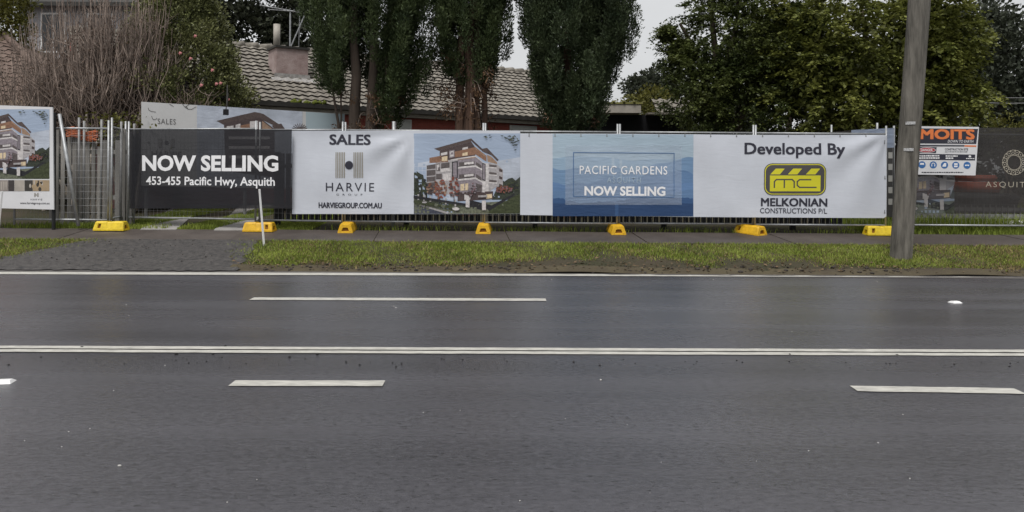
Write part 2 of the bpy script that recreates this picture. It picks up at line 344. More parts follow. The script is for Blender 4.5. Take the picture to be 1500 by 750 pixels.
# ---------------------------------------------------------------- grass
def blades(name, m, X, Y, hmin, hmax, wd, lean=0.6):
    n = len(X); Z = gz_np(Y) + 0.0; h = RNG.uniform(hmin, hmax, n); a = RNG.uniform(0, 2 * np.pi, n); ln = RNG.uniform(0, lean, n) * h
    b = RNG.uniform(0, 2 * np.pi, n); P = np.stack([X, Y, Z], 1)
    s = np.stack([np.cos(a), np.sin(a), np.zeros(n)], 1) * (wd * RNG.uniform(.6, 1.3, n))[:, None] * 0.5
    d = np.stack([np.cos(b) * ln, np.sin(b) * ln, h], 1); mid = P + d * 0.55 + np.array([0, 0, 0.0]) - np.stack([np.cos(b), np.sin(b), 0 * b], 1) * (ln * .18)[:, None]
    V = np.stack([P - s, P + s, mid + s * .7, mid - s * .7, P + d], 1).reshape(-1, 3); k = np.arange(n)[:, None] * 5
    Fq = np.concatenate([k + [0, 1, 2], k + [0, 2, 3], k + [3, 2, 4]])
    o = link(name, np_mesh(name, V, Fq), m); o['kind'] = 'stuff'; return o
n = 175000
X = RNG.uniform(-13, 13, n); Y = RNG.uniform(11.28, 13.06, n)
noise = 0.5 * np.sin(X * 1.3 + 2 * np.sin(Y * 2.1)) + 0.5 * np.sin(X * 3.7 + Y * 5) * np.sin(X * .9)
front = np.clip((Y - 11.28 - .12 * np.sin(X * 1.9 + np.sin(X * 4.3))) / (0.45 + .75 * np.exp(-((X - 1.6) / 1.7) ** 2) + .25 * np.exp(-((X - 4.2) / .8) ** 2)), 0, 1)
front = np.clip(front + .3 * np.sin(X * 2.2 + 1.3 * np.sin(X * 5.1)) * (1 - front), 0, 1)
dirt = np.exp(-((X - 1.2) / 1.9) ** 2) * 0.9 + 0.35 * np.exp(-((X - 3.0) / 2.5) ** 2) + 0.28
keep = RNG.uniform(0, 1, n) < np.clip(front * 1.0 + 0.50 * noise - dirt * (1 - front) * 1.1 + 0.06, 0, 1)
keep &= ~in_drive(X + RNG.normal(0, .17, n) + .14 * np.sin(Y * 9 + 2 * np.sin(Y * 4)), Y); keep &= (np.abs(X - 5.95) > .14) | (np.abs(Y - 12.2) > .14)
X, Y, noise, front = X[keep], Y[keep], noise[keep], front[keep]
pdry = 0.16 + 0.62 * (1 - front) + 0.32 * np.clip((X - 5.8) / 1.2, 0, 1) + 0.25 * np.clip(-noise, 0, 1) + .15 * np.sin(X * 2.9 + Y * 7) * np.sin(Y * 5 - X)
dry = RNG.uniform(0, 1, len(X)) < pdry
blades('grass', M['grass'], X[~dry], Y[~dry], 0.015, 0.060, 0.011, 1.1)
blades('dry_grass', M['straw'], X[dry], Y[dry], 0.012, 0.055, 0.011, 1.6)
# rough grass and weeds along the foot of the fences, lawn behind
n = 2600
Xl = RNG.uniform(-13, 13, n); Yl = 11.27 + np.abs(RNG.normal(0, .28, n)); kl = (RNG.uniform(0, 1, n) < .35 + .5 * np.exp(-((Xl - 1.5) / 2.5) ** 2)) & ~((Xl > -7.4) & (Xl < -4.1))
P_ = np.stack([Xl, Yl, gz_np(Yl) + RNG.uniform(.02, .05, n)], 1)[kl]
M['litter'] = leafmat('fallen leaves', (0.055, 0.036, 0.022), (0.17, 0.115, 0.065), .8, .5, 6, .05)
link('leaf_litter', leaves_mesh('leaf_litter', P_, RNG.normal(0, 1, P_.shape) * [1, 1, .25], RNG.uniform(.03, .08, len(P_)), .03, .15, .8), M['litter'])['kind'] = 'stuff'
n = 42000
X = RNG.uniform(-13, 13, n); Y = 14.26 + np.abs(RNG.normal(0, .22, n))
k = ((X > -6.7) & (X < -6.2)) | (X < -6.9) | (X > -4.3) | ((X > -5.95) & (X < -5.35)); pr = np.where(X > 6.4, 1.0, np.where(X < -4.3, .7, .10))
k &= RNG.uniform(0, 1, n) < pr * (0.6 + .4 * np.sin(X * 2.2))
blades('weed_grass', M['grass'], X[k], Y[k], 0.03, 0.13, 0.013)
n = 70000
X = RNG.uniform(-7.3, -3.6, n); Y = RNG.uniform(14.3, 18, n)
def strip_out(x, y):
    sl = 0.62; 
    a = (x > -6.72 + (y - 14.3) * .12) & (x < -6.02 + (y - 14.3) * .12); b = (x > -5.35 + (y - 14.3) * .12) & (x < -4.7 + (y - 14.3) * .12)
    return ~(a | b)
k = strip_out(X, Y)
blades('lawn_grass', M['grass'], X[k], Y[k], 0.02, 0.06, 0.013)
n = 22000
X = RNG.uniform(6.4, 13, n); Y = RNG.uniform(14.4, 18, n)
blades('tall_weed_grass', M['grass'], X, Y, 0.05, 0.30, 0.018)

# ---------------------------------------------------------------- print system for banners and boards
class Board:
    """an upright sheet; photo points are carried onto its own plane in metres"""
    def __init__(s, name, p1, p2, label, cat, group=None, wr=None, zbase=None):
        (x1, Y1), (x2, Y2) = p1, p2
        a = ray(x1, HZ) * Y1; b = ray(x2, HZ) * Y2
        s.O = Vector((a.x, a.y, 0)); e = Vector((b.x - a.x, b.y - a.y, 0)); s.len = e.length; s.ex = e.normalized(); s.n = Vector((s.ex.y, -s.ex.x, 0))
        s.wr = wr; s.root = empty(name, s.O, math.atan2(s.ex.y, s.ex.x), label, cat, group); s.step = 0.07
    def P(s, px, py):
        d = ray(px, py); c = Vector((0, 0, EYE)); t = (s.O - c).dot(s.n) / d.dot(s.n); h = c + d * t
        return ((h - s.O).dot(s.ex), h.z)
    def fin(s, name, bm, m, parent=None, layer=1, cut=True):
        if s.wr and cut:
            for ax in (0, 2):
                c = [v.co[ax] for v in bm.verts]; lo, hi = min(c), max(c); k = math.ceil(lo / s.step)
                while k * s.step < hi:
                    if k * s.step > lo:
                        co = [0, 0, 0]; co[ax] = k * s.step; no = [0, 0, 0]; no[ax] = 1
                        bmesh.ops.bisect_plane(bm, geom=bm.verts[:] + bm.edges[:] + bm.faces[:], dist=1e-6, plane_co=co, plane_no=no)
                    k += 1
        for v in bm.verts:
            v.co.y += (s.wr(v.co.x, v.co.z) if s.wr else 0) - 0.0028 * layer
        return obj(name, bm, m, parent or s.root, smooth=bool(s.wr))
    def poly(s, bm, pts, mi=0, dz=0.0):
        v = []
        for px, py in pts:
            x, z = s.P(px, py); v.append(bm.verts.new((x, -dz, z)))
        f = bm.faces.new(v); f.normal_update()
        if f.normal.y > 0: f.normal_flip()
        f.material_index = mi
        if len(v) > 4: bmesh.ops.triangulate(bm, faces=[f])
    def rect(s, bm, x0, y0, x1, y1, mi=0, dz=0.0): s.poly(bm, [(x0, y0), (x1, y0), (x1, y1), (x0, y1)], mi, dz)
    def ribbon(s, bm, pts, wpx, mi=0, dz=0.0):
        for (a, b), (c, d) in zip(pts, pts[1:]):
            l = math.hypot(c - a, d - b); 
            if l < 1e-6: continue
            nx, ny = -(d - b) / l * wpx / 2, (c - a) / l * wpx / 2; ex, ey = (c - a) / l * wpx * .3, (d - b) / l * wpx * .3
            s.poly(bm, [(a - ex + nx, b - ey + ny), (c + ex + nx, d + ey + ny), (c + ex - nx, d + ey - ny), (a - ex - nx, b - ey - ny)], mi, dz)
    def disc(s, bm, cx, cy, rx, ry=None, mi=0, dz=0.0, n=20, jag=0.0):
        ry = ry or rx; s.poly(bm, [(cx + rx * math.cos(t) * (1 + jag * random.uniform(-1, 1)), cy + ry * math.sin(t) * (1 + jag * random.uniform(-1, 1))) for t in [2 * math.pi * i / n for i in range(n)]], mi, dz)
    def sheet(s, name, m, x0, y0, x1, y1, sag=None, parent=None):
        bm = bmesh.new(); s.poly(bm, [(x0, y0), (x1, y0), (x1, y1), (x0, y1)]); 
        return s.fin(name, bm, m, parent, layer=0)
TXT = {}
def text_shape(body, bold=0.0, spacing=1.0, shear=0.0):
    key = (body, bold, spacing, shear)
    if key not in TXT:
        c = bpy.data.curves.new('lettering', 'FONT'); c.body = body; c.offset = bold; c.space_character = spacing; c.shear = shear; c.resolution_u = 3
        o = bpy.data.objects.new('lettering', c); COL.objects.link(o); bpy.context.view_layer.update()
        me = bpy.data.meshes.new_from_object(o.evaluated_get(bpy.context.evaluated_depsgraph_get()))
        V = np.array([v.co[:2] for v in me.vertices]); Fs = [tuple(p.vertices) for p in me.polygons]
        bpy.data.objects.remove(o); bpy.data.curves.remove(c); bpy.data.meshes.remove(me)
        lo, hi = V.min(0), V.max(0); TXT[key] = ((V - lo) / (hi - lo), Fs)
    return TXT[key]
def letters(bd, bm, body, x0, y0, x1, y1, bold=0.0, spacing=1.0, shear=0.0, mi=0, dz=0.0):
    V, Fs = text_shape(body, bold, spacing, shear)
    a = bd.P(x0, y1); b = bd.P(x1, y0); yoff = 0
    vs_ = [bm.verts.new((a[0] + (b[0] - a[0]) * u, -dz, a[1] + (b[1] - a[1]) * v)) for u, v in V]
    for f in Fs:
        try:
            q = bm.faces.new([vs_[i] for i in f]); q.material_index = mi; q.normal_update()
            if q.normal.y > 0: q.normal_flip()
        except ValueError: pass
def lettering(bd, name, body, x0, y0, x1, y1, m, layer=1, parent=None, fat=0, **kw):
    bm = bmesh.new()
    if fat:      # heavy stroke: the outline struck a few times, each strike a hair in front
        for k, (i, j) in enumerate(((-1, -1), (1, -1), (-1, 1), (1, 1), (0, 0), (-1, 0), (1, 0))): letters(bd, bm, body, x0 + fat + i * fat, y0 + fat * .6 + j * fat * .6, x1 - fat + i * fat, y1 - fat * .6 + j * fat * .6, dz=.0002 * k, **kw)
    else: letters(bd, bm, body, x0, y0, x1, y1, **kw)
    return bd.fin(name, bm, m, parent, layer)

def vinyl(name, rgb, var=0.05, crease=0.05, rough=0.5):
    m = mat(name, rgb, rough, var, 1.6, bump=0.0, spec=0.35); t = m.node_tree; l = t.links.new; p = t.nodes['Principled BSDF']
    tc = t.nodes.new('ShaderNodeTexCoord'); mp = t.nodes.new('ShaderNodeMapping'); mp.inputs['Rotation'].default_value = (0, R(32), 0); mp.inputs['Scale'].default_value = (1, 1, 4.5)
    n = t.nodes.new('ShaderNodeTexNoise'); n.inputs['Scale'].default_value = 2.6; n.inputs['Detail'].default_value = 3; n.inputs['Distortion'].default_value = 1.2
    n2 = t.nodes.new('ShaderNodeTexNoise'); n2.inputs['Scale'].default_value = 60
    b = t.nodes.new('ShaderNodeBump'); b.inputs['Strength'].default_value = crease; b.inputs['Distance'].default_value = 0.05
    b2 = t.nodes.new('ShaderNodeBump'); b2.inputs['Strength'].default_value = 0.05; b2.inputs['Distance'].default_value = 0.01
    l(tc.outputs['Object'], mp.inputs[0]); l(mp.outputs[0], n.inputs['Vector']); l(tc.outputs['Object'], n2.inputs['Vector'])
    l(n.outputs['Fac'], b.inputs['Height']); l(n2.outputs['Fac'], b2.inputs['Height']); l(b.outputs[0], b2.inputs['Normal']); l(b2.outputs[0], p.inputs['Normal'])
    return m
M['vinyl'] = vinyl('white banner vinyl', (0.55, 0.575, 0.635))
M['ink'] = vinyl('dark ink', (0.030, 0.030, 0.045)); M['ink_white'] = vinyl('white ink', (0.78, 0.78, 0.80)); M['ink_grey'] = vinyl('grey ink', (0.33, 0.32, 0.31))
M['ink_taupe'] = vinyl('taupe ink', (0.26, 0.24, 0.20)); M['ink_yellow'] = vinyl('yellow ink', (0.62, 0.58, 0.03)); M['ink_char'] = vinyl('charcoal ink', (0.075, 0.07, 0.068))
M['ink_red'] = vinyl('red ink', (0.40, 0.05, 0.06)); M['ink_orange'] = vinyl('orange ink', (0.72, 0.20, 0.06)); M['ink_blue'] = vinyl('blue ink', (0.04, 0.14, 0.36))
M['shade'] = shade(vinyl('black shade cloth', (0.012, 0.012, 0.016), 0.15, 0.10, 0.6), 0.10)
M['shade_r'] = shade(vinyl('grey black shade cloth', (0.034, 0.031, 0.030), 0.2, 0.10, 0.6), 0.15)
M['shade_pic'] = shade(vinyl('printed shade cloth', (0.05, 0.06, 0.06), 0.3, 0.3), 0.55)
M['board'] = mat('white sign board', (0.66, 0.66, 0.68), 0.45, 0.05, 3)
M['board_grey'] = mat('pale grey sign board', (0.52, 0.52, 0.52), 0.45, 0.04, 3)

# colours of the printed apartment picture
PIC = dict(sky=(0.33, 0.40, 0.52), haze=(0.44, 0.48, 0.56), dgreen=(0.035, 0.042, 0.03), road=(0.055, 0.06, 0.085), verge=(0.13, 0.14, 0.10), lawn=(0.045, 0.055, 0.025), black=(0.02, 0.02, 0.024),
           roof=(0.085, 0.062, 0.058), dark=(0.07, 0.05, 0.05), wood=(0.23, 0.125, 0.08), lav=(0.24, 0.21, 0.235), pale=(0.55, 0.52, 0.52), mid=(0.36, 0.34, 0.35), win=(0.10, 0.085, 0.085), rust=(0.17, 0.075, 0.05), red=(0.19, 0.06, 0.045), mauve=(0.17, 0.10, 0.11), lit=(0.62, 0.50, 0.34), soffit=(0.30, 0.20, 0.14))
PK = list(PIC); PM = [vinyl('print ' + k, PIC[k], 0.5 if k in ('rust', 'red', 'mauve', 'dgreen', 'lawn', 'verge') else 0.0 if k == 'sky' else 0.28, 0.12) for k in PK]
for m_, k in zip(PM, PK):
    if k not in ('sky', 'haze'): [setattr(n_.inputs['Scale'], 'default_value', 26) for n_ in m_.node_tree.nodes if n_.type == 'TEX_NOISE' and abs(n_.inputs['Scale'].default_value - 1.6) < .01]; PI = {k: i for i, k in enumerate(PK)}
def apartment(bd, x0, y0, x1, y1, name='printed_picture', clip=None, layer=1, mats=None):
    """the apartment block picture, drawn on a 778 x 580 sheet; clip = (u0, v0, u1, v1) keeps part of it"""
    bm = bmesh.new(); rs = random.Random(3); nl = [0]
    u0, v0, u1, v1 = clip or (30, 80, 808, 660)
    def T(u, v): return (x0 + (u - u0) / (u1 - u0) * (x1 - x0), y0 + (v - v0) / (v1 - v0) * (y1 - y0))
    def clipped(pts):
        for ax, lim, sg in ((0, u0, 1), (0, u1, -1), (1, v0, 1), (1, v1, -1)):
            out = []
            for i, a in enumerate(pts):
                b = pts[(i + 1) % len(pts)]; ia, ib = sg * (a[ax] - lim) >= -1e-9, sg * (b[ax] - lim) >= -1e-9
                if ia: out.append(a)
                if ia != ib:
                    k = (lim - a[ax]) / (b[ax] - a[ax]); out.append((a[0] + k * (b[0] - a[0]), a[1] + k * (b[1] - a[1])))
            pts = out
            if len(pts) < 3: return []
        res = []
        for p in pts:
            if not res or abs(p[0] - res[-1][0]) + abs(p[1] - res[-1][1]) > 1e-6: res.append(p)
        if len(res) > 1 and abs(res[0][0] - res[-1][0]) + abs(res[0][1] - res[-1][1]) < 1e-6: res.pop()
        return res
    def q(c, *pts):
        pts = clipped(list(pts))
        if len(pts) < 3: return
        nl[0] += 1; bd.poly(bm, [T(*p) for p in pts], PI[c], dz=0.00005 * nl[0])
    def blob(c, cx, cy, rx, ry, n=18, j=0.16):
        q(c, *[(cx + rx * math.cos(t) * (1 + rs.uniform(-j, j)), cy + ry * math.sin(t) * (1 + rs.uniform(-j, j))) for t in [2 * math.pi * i / n for i in range(n)]])
    q('sky', (30, 80), (808, 80), (808, 660), (30, 660)); q('haze', (30, 300), (250, 260), (520, 300), (808, 250), (808, 560), (30, 560))
    q('dgreen', (30, 365), (55, 355), (80, 372), (100, 380), (108, 420), (130, 440), (130, 570), (30, 570))
    q('dgreen', (640, 470), (690, 430), (720, 408), (750, 400), (775, 420), (808, 392), (808, 560), (600, 560))
    q('verge', (30, 550), (400, 590), (808, 560), (808, 660), (30, 660)); q('road', (30, 585), (245, 655), (245, 660), (30, 660)); q('mid', (30, 578), (300, 655), (270, 660), (30, 588))
    q('lawn', (560, 640), (808, 515), (808, 660), (575, 660)); q('black', (440, 560), (600, 600), (760, 515), (770, 525), (580, 640), (440, 620))
    q('win', (125, 312), (192, 300), (192, 520), (125, 500)); q('mid', (190, 288), (352, 262), (352, 520), (190, 520)); q('wood', (145, 256), (282, 232), (282, 286), (145, 294))
    q('dark', (220, 205), (450, 138), (480, 182), (480, 250), (290, 272), (220, 262)); q('lav', (350, 258), (480, 240), (532, 290), (532, 505), (350, 520))
    q('pale', (530, 288), (578, 300), (578, 508), (530, 505)); q('mid', (576, 292), (642, 306), (682, 342), (682, 455), (640, 462), (576, 505)); q('dark', (350, 505), (610, 498), (610, 556), (350, 572))
    q('roof', (178, 190), (450, 116), (462, 134), (215, 206)); q('dark', (450, 116), (534, 194), (536, 214), (456, 140)); q('roof', (524, 192), (566, 184), (652, 272), (640, 280), (600, 240), (540, 215))
    q('lav', (290, 205), (328, 198), (328, 250), (290, 258)); q('pale', (295, 212), (322, 206), (322, 245), (295, 248)); q('pale', (228, 222), (276, 212), (276, 232), (228, 240)); q('lit', (235, 250), (276, 242), (276, 278), (235, 280))
    q('pale', (386, 184), (426, 176), (426, 192), (386, 198)); q('wood', (330, 212), (480, 178), (562, 242), (562, 284), (482, 232), (330, 254)); q('lit', (386, 222), (424, 214), (424, 238), (386, 242)); q('soffit', (480, 182), (558, 244), (558, 252), (480, 192))
    q('soffit', (352, 262), (478, 245), (478, 256), (352, 272)); q('soffit', (564, 232), (600, 250), (640, 290), (640, 302), (570, 285)); q('pale', (300, 268), (480, 240), (532, 284), (532, 290), (480, 248), (300, 276))
    for yy in (0, 88): 
        q('win', (362, 290 + yy), (474, 280 + yy), (474, 312 + yy), (362, 320 + yy)); q('pale', (400, 290 + yy), (468, 283 + yy), (468, 300 + yy), (400, 306 + yy)); q('win', (486, 285 + yy), (526, 312 + yy), (526, 335 + yy), (486, 315 + yy))
        q('pale', (354, 320 + yy), (480, 308 + yy), (532, 336 + yy), (532, 348 + yy), (480, 322 + yy), (354, 335 + yy)); q('black', (354, 318 + yy), (480, 306 + yy), (480, 309 + yy), (354, 322 + yy))
    q('black', (310, 284), (352, 280), (352, 402), (310, 408)); q('lav', (317, 291), (345, 288), (345, 398), (317, 402)); q('black', (531, 292), (555, 300), (555, 424), (531, 418)); q('lav', (536, 300), (550, 305), (550, 416), (536, 410))
    q('win', (196, 300), (222, 296), (222, 350), (196, 352)); q('pale', (200, 306), (218, 303), (218, 344), (200, 346)); q('win', (230, 296), (292, 288), (292, 326), (230, 334)); q('pale', (226, 336), (296, 328), (296, 352), (226, 360)); q('win', (194, 372), (236, 370), (236, 410), (194, 410)); q('pale', (245, 372), (300, 366), (300, 420), (245, 424))
    for k, (a, b) in enumerate(((318, 352), (372, 402), (428, 452))):
        q('win', (582, a - 14), (636, a - 8), (636, b - 20), (582, b - 22)); q('pale', (576, a + 2), (640, a + 8), (640, a + 16), (576, a + 12)); q('dark', (654, a + 14), (678, a + 24), (678, a + 42), (654, a + 36))
    for yy in (340, 388, 430): q('mid', (125, yy), (192, yy - 6), (192, yy + 2), (125, yy + 8))
    q('lit', (372, 446), (428, 440), (428, 490), (372, 494)); q('lav', (398, 442), (406, 442), (406, 492), (398, 492)); q('win', (486, 440), (528, 452), (528, 498), (486, 496)); q('lit', (560, 520), (602, 516), (602, 548), (560, 552)); q('pale', (400, 520), (450, 535), (440, 560), (400, 560))
    def crown(cols, cx, cy, rx, ry, n):
        for k in range(n):
            t, r_ = rs.uniform(0, 6.28), rs.random() ** .5; blob(cols[int(rs.random() * len(cols))], cx + rx * r_ * math.cos(t), cy + ry * r_ * math.sin(t), rs.uniform(5, 11), rs.uniform(5, 10), 7, .35)
    crown(('dgreen', 'black', 'lawn'), 80, 470, 48, 80, 40); crown(('dgreen', 'lawn', 'black'), 730, 460, 70, 40, 40)
    crown(('rust', 'rust', 'soffit', 'red'), 222, 478, 46, 76, 60); crown(('rust', 'dark', 'soffit'), 150, 480, 26, 40, 20); crown(('red', 'red', 'rust', 'dark'), 325, 470, 38, 72, 50); crown(('mauve', 'dark', 'lav'), 460, 490, 26, 60, 34); crown(('rust', 'mauve', 'dark', 'red'), 690, 485, 66, 24, 40); crown(('verge', 'lawn', 'dgreen'), 200, 590, 150, 16, 30)
    blob('rust', 222, 478, 12, 12); blob('black', 220, 570, 3, 30, 8); blob('black', 325, 560, 3, 24, 8)
    for cx, h in ((65, 40), (106, 42), (153, 42), (265, 46), (335, 50)): q('mid', (cx - 6, 510 + cx * .14), (cx + 6, 510 + cx * .14), (cx + 6, 510 + cx * .14 + h), (cx - 6, 510 + cx * .14 + h))
    q('black', (30, 528), (420, 588), (420, 604), (30, 548)); q('pale', (410, 552), (438, 556), (438, 616), (410, 612)); q('pale', (528, 566), (558, 564), (558, 634), (530, 634)); q('mid', (500, 528), (566, 524), (566, 540), (500, 542))
    for cx in range(40, 360, 26): blob('lawn' if rs.random() < .5 else 'verge', cx, 566 + cx * .16, 18, 11, 10)
    blob('pale', 340, 625, 26, 12, 10); blob('mid', 110, 578, 20, 7, 10)
    for cx, cy, n in ((565, 86, 9), (690, 92, 9), (742, 104, 12), (775, 125, 14), (795, 150, 8), (795, 200, 3)):
        for k in range(n):
            a, b = cx + rs.uniform(-38, 38), cy + rs.uniform(-14, 26); an = rs.uniform(-.6, 1.0); l_, w_ = rs.uniform(9, 17), rs.uniform(3, 5); c, s_ = math.cos(an), math.sin(an)
            if a + l_ < 808 and a - l_ > 30 and b - l_ > 80: q('dgreen' if rs.random() < .7 else 'verge', (a - c * l_, b - s_ * l_), (a - s_ * w_, b + c * w_), (a + c * l_, b + s_ * l_), (a + s_ * w_, b - c * w_))
    return bd.fin(name, bm, mats or PM, layer=layer, cut=True)

def wr_for(seed, amp=0.006, posts=(), corner=None):
    r = random.Random(seed); ks = [(r.uniform(1.5, 7), r.uniform(1, 6), r.uniform(0, 6)) for _ in range(5)]
    def f(x, z):
        y = sum(math.sin(a * x + b * z + c) for a, b, c in ks) * amp / 2
        for pxx in posts: y -= 0.004 * math.exp(-((x - pxx) / 0.05) ** 2)
        if corner:
            dx, dz = corner[0] - x, corner[1] - z
            if dx > -.01 and dz > -.01:
                rr = math.hypot(dx, dz); th = math.atan2(dz, dx)
                y += 0.034 * math.exp(-rr / 1.1) * math.sin(th * 9 + 1.0) * min(1, rr * 2.5)
        return y
    return f

# ---------------------------------------------------------------- temporary fence: panels, feet
PZ = 0.385
def panel(px0, Y0, px1, Y1, label, top=1.93, mesh=True, extra=0.0):
    a = ray(px0, HZ) * Y0; b = ray(px1, HZ) * Y1; e = Vector((b.x - a.x, b.y - a.y, 0)); ln = e.length
    z0 = (gz(Y0) + gz(Y1)) / 2 + 0.02
    r = empty('temporary_fence', (a.x, a.y, z0), math.atan2(e.y, e.x), label, 'fence panel', 'temporary steel fence panels')
    for xx in (0.018, ln - 0.018):
        bm = bmesh.new(); tube(bm, [(xx, 0, 0.06), (xx, 0, top + extra)], 0.019, 8); obj('post', bm, M['galv'], r, True)
    for zz in (0.155, top - 0.145):
        bm = bmesh.new(); tube(bm, [(0.03, 0, zz), (ln - 0.03, 0, zz)], 0.017, 8); obj('rail', bm, M['galv'], r, True)
    if mesh:
        bm = bmesh.new()
        for k in range(1, int(ln / 0.075)): bar(bm, (k * .075, .004, .16), (k * .075, .004, top - .15), .0019)
        for k in range(1, 13): bar(bm, (.02, -.004, .16 + k * (top - .31) / 13), (ln - .02, -.004, .16 + k * (top - .31) / 13), .0019)
        obj('wire_mesh', bm, M['wire'], r)
    return r
FY = 14.22
panel(187, 14.75, 376, 14.36, 'steel fence panel across the concrete wheel strips, carrying the black NOW SELLING cloth')
panel(379, 14.42, 503, FY, 'short steel fence panel behind the left end of the white SALES banner')
panel(504, FY + .05, 709, FY + .05, 'steel fence panel behind the apartment picture banner')
panel(709, FY, 905.5, FY, 'steel fence panel behind the left half of the blue mountain print')
panel(906, FY + .05, 1104.5, FY + .05, 'steel fence panel behind the right half of the blue mountain print')
panel(1105, FY, 1299, FY, 'steel fence panel behind the Developed By lettering')
panel(20, 14.25, 160, 14.2, 'steel fence panel in front of the grey wooden palings beside the apartment sign')
panel(163, 14.2, 184, 15.1, 'steel fence panel set back at an angle beside the broadside lemon yellow block', extra=0.02)
panel(1336, 14.3, 1540, 14.3, 'steel fence panel right of the timber pole, carrying the wreath printed cloth')
panel(1180, 17.2, 1310, 15.0, 'steel fence panel running back into the lot behind the Developed By banner', top=1.86)

def foot_mesh():
    bm = bmesh.new(); Lh, Wh, H = 0.30, 0.135, 0.155
    sec = [(-Wh, 0), (-Wh * .98, 0.03), (-Wh * .74, H - .02), (-Wh * .62, H), (Wh * .62, H), (Wh * .74, H - .02), (Wh * .98, 0.03), (Wh, 0)]
    rings = []
    for yy, k in ((-Lh, .94), (-Lh + .03, 1), (-.24, 1), (-.14, 1), (-0.05, 1), (-0.045, .94), (0.045, .94), (0.05, 1), (.14, 1), (.24, 1), (Lh - .03, 1), (Lh, .94)):
        rings.append([bm.verts.new((x * (1 if z < .05 else k), yy * (1 - .10 * z / H), z * (k if z > 0.1 else 1))) for x, z in sec])
    for a, b in zip(rings, rings[1:]):
        for i in range(len(sec)): bm.faces.new((a[i], b[i], b[(i + 1) % 8], a[(i + 1) % 8]))
    ends = [bm.faces.new(rings[0]), bm.faces.new(rings[-1][::-1])]
    bmesh.ops.recalc_face_normals(bm, faces=bm.faces[:])
    # slots: recessed pockets at both ends and on the long sides
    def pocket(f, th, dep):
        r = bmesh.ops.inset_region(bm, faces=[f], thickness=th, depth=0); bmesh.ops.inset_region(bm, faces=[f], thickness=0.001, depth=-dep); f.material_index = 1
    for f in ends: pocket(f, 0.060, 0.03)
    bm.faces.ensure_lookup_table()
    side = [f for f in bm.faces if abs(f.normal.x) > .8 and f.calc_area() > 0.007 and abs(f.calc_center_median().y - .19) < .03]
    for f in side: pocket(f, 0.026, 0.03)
    bmesh.ops.bevel(bm, geom=[e for e in bm.edges if e.calc_face_angle(0) > .6 and not any(f.material_index for f in e.link_faces)], offset=0.006, segments=2, affect='EDGES')
    me = bpy.data.meshes.new('fence_block'); bm.to_mesh(me); bm.free(); return me
fm = foot_mesh(); fm2 = fm.copy()
for m_, c_ in ((fm, 'yellow'), (fm2, 'yellow2')): m_.materials.append(M[c_]); m_.materials.append(M['slot_shadow'])
FEET = [(164, 14.05, 1, fm2, 'broadside lemon yellow fence block below the angled panel, near the wooden palings'), (381, 14.05, -1, fm, 'broadside yellow fence block beside the concrete wheel strip, behind the white stake'),
        (508, 14.08, 0, fm, 'yellow fence block under the white SALES banner'), (709, 14.1, 0, fm, 'yellow fence block under the apartment picture banner'), (904, 14.1, 0, fm, 'yellow fence block under the blue mountain print'),
        (1102, 14.1, .35, fm, 'yellow fence block turned at an angle under the Developed By lettering'), (1290, 14.12, 1, fm2, 'lemon yellow fence block partly behind the timber pole')]
for px, Y_, rot, me, lab in FEET:
    o = bpy.data.objects.new('fence_block', me); COL.objects.link(o); p = ray(px, HZ) * Y_; o.location = (p.x, p.y + (0 if abs(rot) == 1 else .1), gz(Y_) + (.012 if abs(rot) == 1 else .016)); o.rotation_euler = (0 if abs(rot) == 1 else math.atan(.08), 0, rot * math.pi / 2 + random.uniform(-.06, .06)); o.scale = (.98, .9, 1.06)
    tag(o, lab, 'fence block', 'yellow fence blocks')

# ---------------------------------------------------------------- banners on the fence
BY = 14.16
def px_to_x(bd, *pxs): return tuple(bd.P(p, 250)[0] for p in pxs)
def eyelets(bd, pts):
    bm = bmesh.new()
    for px, py in pts: bd.disc(bm, px, py, .9, n=8)
    bd.fin('eyelets', bm, M['galvd'], layer=2, cut=False)
# black NOW SELLING cloth
b = Board('banner', (189, 14.68), (428, 14.08), 'black see-through cloth banner lettered NOW SELLING in white with a street address', 'banner', 'banners on the fence', wr_for(1, 0.010))
b.sheet('cloth', M['shade'], 190, 189.5, 427.5, 305.5)
lettering(b, 'lettering', 'NOW SELLING', 208.5, 227.5, 408, 250.5, M['ink_white'], bold=0.035, layer=2)
lettering(b, 'lettering', '453-455 Pacific Hwy, Asquith', 214, 259.5, 402.5, 274.5, M['ink_white'], bold=0.018, layer=2)
# white SALES banner with apartment picture
b = Board('banner', (428, BY), (762, BY), 'white SALES banner with striped H logo and a printed apartment block at its right end', 'banner', 'banners on the fence', None)
b.wr = wr_for(2, 0.007, px_to_x(b, 503.5, 708.5), (b.P(606, 195)))
b.sheet('cloth', M['vinyl'], 428, 191.5, 762, 313.5)
apartment(b, 606, 195.5, 762, 313, layer=1)
lettering(b, 'lettering', 'SALES', 482.5, 197, 543, 212, M['ink'], fat=.6, layer=2)
bm = bmesh.new()
for k in range(6):
    for x0 in (491.7, 518.0): b.rect(bm, x0 + k * 2.45, 223, x0 + k * 2.45 + 1.35, 260.5, 0)
b.disc(bm, 511.5, 242, 5.9, 6.2, 1, n=28); b.fin('logo', bm, [M['ink_taupe'], M['ink']], layer=2)
lettering(b, 'lettering', 'HARVIE', 477.5, 268, 548, 280, M['ink'], bold=0.0, spacing=1.25, layer=2)
lettering(b, 'lettering', 'GROUP', 493, 283.8, 531, 286.3, M['ink'], spacing=2.6, layer=2)
lettering(b, 'lettering', 'HARVIEGROUP.COM.AU', 466.5, 297, 559.5, 304.5, M['ink'], fat=.3, layer=2)
